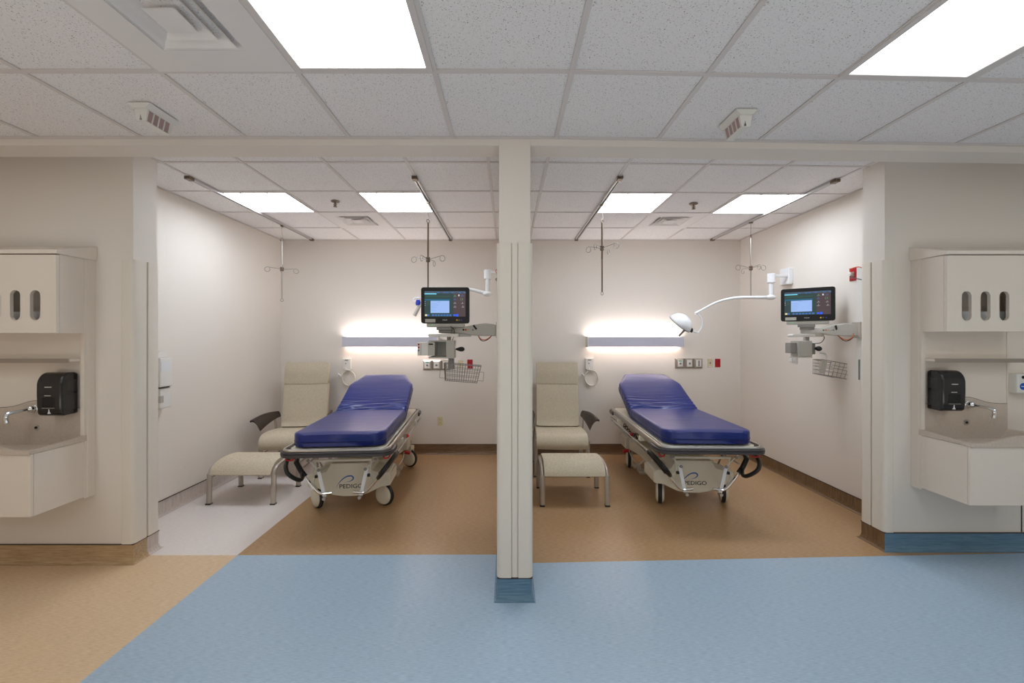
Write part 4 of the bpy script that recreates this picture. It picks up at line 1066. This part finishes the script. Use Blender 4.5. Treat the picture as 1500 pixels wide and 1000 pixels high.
# ------------------------------------------------------------------ handwash units on the wing walls
def washing_unit(sx, xo, yw, ztop, side):
    """sx = direction away from the opening; xo = outer edge near the opening; everything in local x = sx*(world-xo)"""
    W = .665; where = 'on the %s' % side
    def X(a): return xo+sx*a
    def bxx(a0, a1, y0, y1, z0, z1): return MB().box(X(a0), X(a1), y0, y1, z0, z1)
    t = thing('wall_panel', 'tall cream backing panel of the handwash station '+where, 'wall panel', (0, 0, 0))
    zc = ztop-.10
    bxx(0, W+.25, yw-.055, yw, .475, ztop-.02).build('panel', M['lam'], t, bevel=.002)
    bxx(0.002, .028, yw-.075, yw-.054, .475, zc).build('edge_stile', M['lam'], t)
    bxx(W-.03, W+.0, yw-.060, yw-.054, .86, zc).build('edge_stile', M['lam'], t)
    yp = yw-.055
    # crown, sloping to the front
    tc = thing('cabinet_crown', 'sloping top board above the wall cabinet '+where, 'cabinet top', (0, 0, 0))
    yf = yw-.245
    MB().add([(X(-.012), yw, ztop), (X(W+.25), yw, ztop), (X(W+.25), yf-.012, ztop-.075), (X(-.012+.0), yf-.012, ztop-.075),
              (X(-.012), yw, zc), (X(W+.25), yw, zc), (X(W+.25), yf-.012, zc), (X(-.012), yf-.012, zc)],
             [(0, 1, 2, 3), (7, 6, 5, 4), (0, 3, 7, 4), (1, 5, 6, 2), (3, 2, 6, 7), (0, 4, 5, 1)]).build('board', M['lam'], tc, bevel=.003)
    # wall cabinet
    cab = thing('wall_cabinet', 'cream wall cabinet with three oval glove slots '+where, 'cabinet', (0, 0, 0))
    z0 = EYE+ (.028 if sx < 0 else .040)
    wi = .62
    bxx(.004, .018, yf+.02, yp-.0, z0, zc-.001).build('side_panel', M['lam'], cab)
    bxx(wi-.014, wi, yf+.02, yp, z0, zc-.001).build('side_panel', M['lam'], cab)
    bxx(.018, wi-.014, yf+.02, yp, z0, z0+.016).build('bottom_panel', M['lam'], cab)
    bxx(.018, wi-.014, yf+.075, yp, z0+.016, z0+.14).build('glove_box', M['textw'], cab)
    # door front with real oval cut-outs: bridged strips between slots
    zs0, zs1 = EYE+ (.108 if sx < 0 else .112), EYE+(.300 if sx < 0 else .312)
    door_z0, door_z1 = z0, zc-.006
    d = MB(); a0, a1 = .004, wi
    cs = [.135, .262, .389]
    r = .034
    def strip(u0, u1, v0, v1): d.box(X(u0), X(u1), yf, yf+.018, v0, v1)
    strip(a0, a1, door_z0, zs0); strip(a0, a1, zs1, door_z1)
    edges = [a0]+[e for c in cs for e in (c-r, c+r)]+[a1]
    for k in range(0, len(edges), 2): strip(edges[k], edges[k+1], zs0, zs1)
    for c in cs:                       # corner fillets that make the ends round
        for (zc_, sg) in ((zs1-r, 1), (zs0+r, -1)):
            for s2 in (-1, 1):
                arc_ = [(c+s2*r*math.cos(PI/2*q/8), zc_+sg*r*math.sin(PI/2*q/8)) for q in range(9)]
                poly = arc_+[(c+s2*r, zc_+sg*r)]
                d.prism([(X(u), v) for u, v in poly], yf, yf+.018, 'Y')
    d.build('door', M['lam'], cab)
    # rims of the slots
    for c in cs:
        pts = [(X(c+(r+.001)*math.cos(a)), yf-.0005, zs1-r+(r+.001)*math.sin(a)) for a in [PI*q/8 for q in range(9)]]+[(X(c-(r+.001)*math.cos(a)), yf-.0005, zs0+r-(r+.001)*math.sin(a)) for a in [PI*q/8 for q in range(9)]]
        MB().tube(pts, .0025, 5, closed=True).build('slot_rim', M['lam'], cab, smooth=True)
    # shelf
    sh = thing('wall_shelf', 'narrow metal shelf above the paper towel dispenser '+where, 'shelf', (0, 0, 0))
    zsf = EYE-.168 if sx > 0 else EYE-.160
    sl = .62 if sx < 0 else .655
    bxx(.03, .03+sl-.03, yp-.085, yp, zsf, zsf+.016).build('board', M['lam'], sh)
    bxx(.03, .03+sl-.03, yp-.093, yp-.085, zsf-.008, zsf+.02).build('metal_edge', M['steel'], sh)
    # vanity
    v = thing('sink_vanity', 'wall-hung cream handwash vanity with speckled basin '+where, 'sink', (0, 0, 0))
    yfv = yw-.385; zv0, zv1 = .487, .862
    bxx(.022, wi+.02, yfv+.018, yp, zv0, .74).build('carcass', M['lam'], v)
    bxx(.004, .022, yfv+.018, yp, zv0, zv1).build('side_panel', M['lam'], v)
    bxx(wi+.02, wi+.038, yfv+.018, yp, zv0, zv1).build('side_panel', M['lam'], v)
    bxx(.004, wi+.038, yfv, yfv+.017, zv0, zv1).build('front_panel', M['lam'], v, bevel=.002)
    # basin height field
    nx, ny = 40, 28; x0, x1, y0, y1 = .0, wi+.04, yfv-.010, yp-.004
    def hz(u, w_):
        rimz = .884 + .052*(lambda q: q*q*(3-2*q))(min(1, max(0, (u-.12)/.38)))*(1-w_)**1.2
        rimz += .02*w_
        ex = min(u, 1-u)*(x1-x0); ey0 = w_*(y1-y0); ey1 = (1-w_)*(y1-y0)
        def sm(q): q = min(1, max(0, q)); return q*q*(3-2*q)
        kx = sm((ex-.022)/.075); k0 = sm((ey0-.022)/.07); k1 = sm((ey1-.004)/.16)
        return rimz - .13*kx*k0*(.35+.65*k1) - .02*kx*k0
    G = [[(X(x0+(x1-x0)*i/nx), y0+(y1-y0)*j/ny, hz(i/nx, j/ny)) for i in range(nx+1)] for j in range(ny+1)]
    b = MB(); vs = [p for r_ in G for p in r_]; fs = [(j*(nx+1)+i, j*(nx+1)+i+1, (j+1)*(nx+1)+i+1, (j+1)*(nx+1)+i) for j in range(ny) for i in range(nx)]
    nb = len(vs)
    # skirt down to the panel top
    per = [(0, i) for i in range(nx+1)]+[(j, nx) for j in range(1, ny+1)]+[(ny, i) for i in range(nx-1, -1, -1)]+[(j, 0) for j in range(ny-1, 0, -1)]
    for j, i in per: p = G[j][i]; vs.append((p[0], p[1], .864))
    m_ = len(per)
    for k in range(m_):
        a = per[k][0]*(nx+1)+per[k][1]; c = per[(k+1) % m_][0]*(nx+1)+per[(k+1) % m_][1]
        fs.append((a, c, nb+(k+1) % m_, nb+k))
    b.add(vs, fs).build('basin', M['solid'], v, smooth=True, ang=45)
    # backsplash with a wavy top
    n = 30; L0, L1 = .028, W-.03
    def wav(q):                       # q from opening side
        return 1.087+.048*math.exp(-((q-.52)/.20)**2)
    pts = [(X(L0), .80), (X(L1), .80)]+[(X(L0+(L1-L0)*(1-i/n)), wav(1-i/n)) for i in range(n+1)]
    bs = MB().prism(pts, yp-.008, yp, 'Y').build('backsplash', M['solid'], v)
    ln = MB(); 
    ln.tube([(X(L0+(L1-L0)*i/n), yp-.006, wav(i/n)+.001) for i in range(n+1)], .0016, 4).build('joint_line', M['dkline'], bs)
    # overflow
    fx_ = .335
    zo = .955
    MB().lathe([(.019, yp-.014), (.021, yp-.010), (.021, yp-.006)], (X(fx_), 0, zo), 'Y', 18).build('overflow_ring', M['chrome'], v, smooth=True)
    MB().lathe([(.009, yp-.0155), (.009, yp-.012)], (X(fx_), 0, zo), 'Y', 12).build('overflow_hole', M['dark'], v)
    # faucet
    fz = 1.087
    fc = MB().lathe([(.014, yp-.035), (.030, yp-.030), (.034, yp-.018), (.034, yp-.008)], (X(fx_), 0, fz), 'Y', 20).build('faucet', M['chrome'], v, smooth=True)
    MB().ell((X(fx_), yp-.04, fz), .026, .026, .026).build('faucet_ball', M['chrome'], fc, smooth=True)
    tip = .05
    MB().tube(smooth_path([(X(fx_), yp-.05, fz), (X(fx_+.015), yp-.08, fz-.004), (X(fx_+.032), yp-.115, fz-.010), (X(fx_+tip-.004), yp-.135, fz-.020), (X(fx_+tip), yp-.140, fz-.045), (X(fx_+tip-.006), yp-.140, fz-.078)], 5), .0125, 10).build('spout', M['chrome'], fc, smooth=True)
    # paper towel dispenser
    td = thing('paper_towel_dispenser', 'smoked black paper towel dispenser '+where, 'dispenser', (0, 0, 0))
    ta, tb = (.050, .212)
    zb_, zt_ = 1.055, 1.333
    yt = yp-.01; D = .11
    def tprof(k=0):
        return [(yt, zb_+.0), (yt-D+.02, zb_-.004), (yt-D+.006, zb_+.01), (yt-D, zb_+.06), (yt-D-.002, zb_+.15)]+[(yt-D+.060-.062*math.cos(math.radians(q)), zt_-.085+.085*math.sin(math.radians(q))) for q in (10, 25, 40, 55, 70, 85)]+[(yt-.02, zt_+.0), (yt, zt_-.01)]
    bd = MB().prism(tprof(), X(ta), X(tb), 'X').build('cover', M['smoke'], td, bevel=.010, seg=3, smooth=True, ang=30)
    # recessed panels and writing on the front
    xm = (ta+tb)/2
    bxx(ta+.04, tb-.04, yt-D-.004, yt-D+.004, zb_+.055, zb_+.12).build('window', M['black'], bd, bevel=.004)
    bxx(ta+.042, tb-.042, yt-D-.006, yt-D+.002, zb_+.048, zb_+.052).build('tear_line', M['dgplas'], bd)
    MB().prism([(X(xm-.010), zb_+.012), (X(xm+.010), zb_+.012), (X(xm+.003), zb_+.028), (X(xm+.003), zb_+.042), (X(xm-.003), zb_+.042), (X(xm-.003), zb_+.028)], yt-D+.002, yt-D+.006, 'Y').build('hand_mark', M['textw'], bd)
    box(X(xm)-.022, X(xm)+.022, yt-D-.004, yt-D+.006, zt_-.095, zt_-.089).build('name_mark', M['gplas'], bd)
    box(X(xm)-.024, X(xm)+.016, yt-D-.003, yt-D+.004, zb_+.128, zb_+.133).build('name_mark', M['gplas'], bd)
    # frosted side door
    sxx = X(ta)
    box(sxx-sx*.002, sxx+sx*.004, yt-.085, yt-.012, zb_+.03, zb_+.135).build('side_panel', M['smoke2'], bd, bevel=.002)
    box(sxx-sx*.002, sxx+sx*.004, yt-.075, yt-.015, zb_+.15, zt_-.05).build('side_panel', M['smoke2'], bd, bevel=.002)
    return t
washing_unit(-1, -2.854, YL, 2.195, 'left')
washing_unit(1, 2.965, YR, 2.225, 'right')
# soap dispenser on the right unit
sd = thing('soap_dispenser', 'white soap dispenser with a round blue label, right edge of the view', 'dispenser', (3.665, YR-.055, 1.168))
box(-.055, .070, -.055, 0, 0, .137).build('housing', M['wplas'], sd, bevel=.008)
lb = MB().lathe([(.024, -.0565), (.024, -.054)], (-.012, 0, .050), 'Y', 22).build('round_label', M['bluel'], sd)
box(-.028, .004, -.0572, -.056, .047, .053).build('label_mark', M['textw'], lb)
MB().lathe([(.011, -.058), (.011, -.054)], (-.012, 0, .115), 'Y', 14).build('sensor_eye', M['black'], sd)
MB().tube(smooth_path([(-.80, .09, 1.985), (-.93, .0, 2.0), (-.975, -.02, 1.985), (-.965, -.02, 1.955), (-.93, -.02, 1.95)], 6), .008, 8).build('handle_tube', M['wht'], lampL, smooth=True)
# repeats of one kind share a group
GR = dict(hanger_track='hanging pole tracks on the bay ceilings', drip_hanger='drip poles hanging in the bays', overbed_light='wall lights over the beds',
          stretcher='stretchers in the bays', recliner_chair='high-backed visitor armchairs', footstool='footstools before the armchairs', patient_monitor_station='monitors on wall arms',
          exam_lamp='exam lamps over the beds', corridor_lamp='signal lamps under the hall ceiling', sprinkler_head='sprinkler heads in the bay ceilings', air_vent='ceiling air vents',
          gas_outlet_panel='steel gas outlet panels', nurse_call_unit='call units beside the beds', power_outlet='outlet plates', switch_plate='ivory switch plates',
          wall_dispenser='boxes on the left side wall', wall_cabinet='handwash wall cabinets', cabinet_crown='cabinet crowns', wall_shelf='metal-edged shelves', sink_vanity='handwash vanities',
          paper_towel_dispenser='black paper towel dispensers', wall_panel='handwash backing panels')
for o in COL.objects:
    k = o.name.split('.')[0]
    if o.parent is None and k in GR and 'group' not in o and 'category' in o: o['group'] = GR[k]
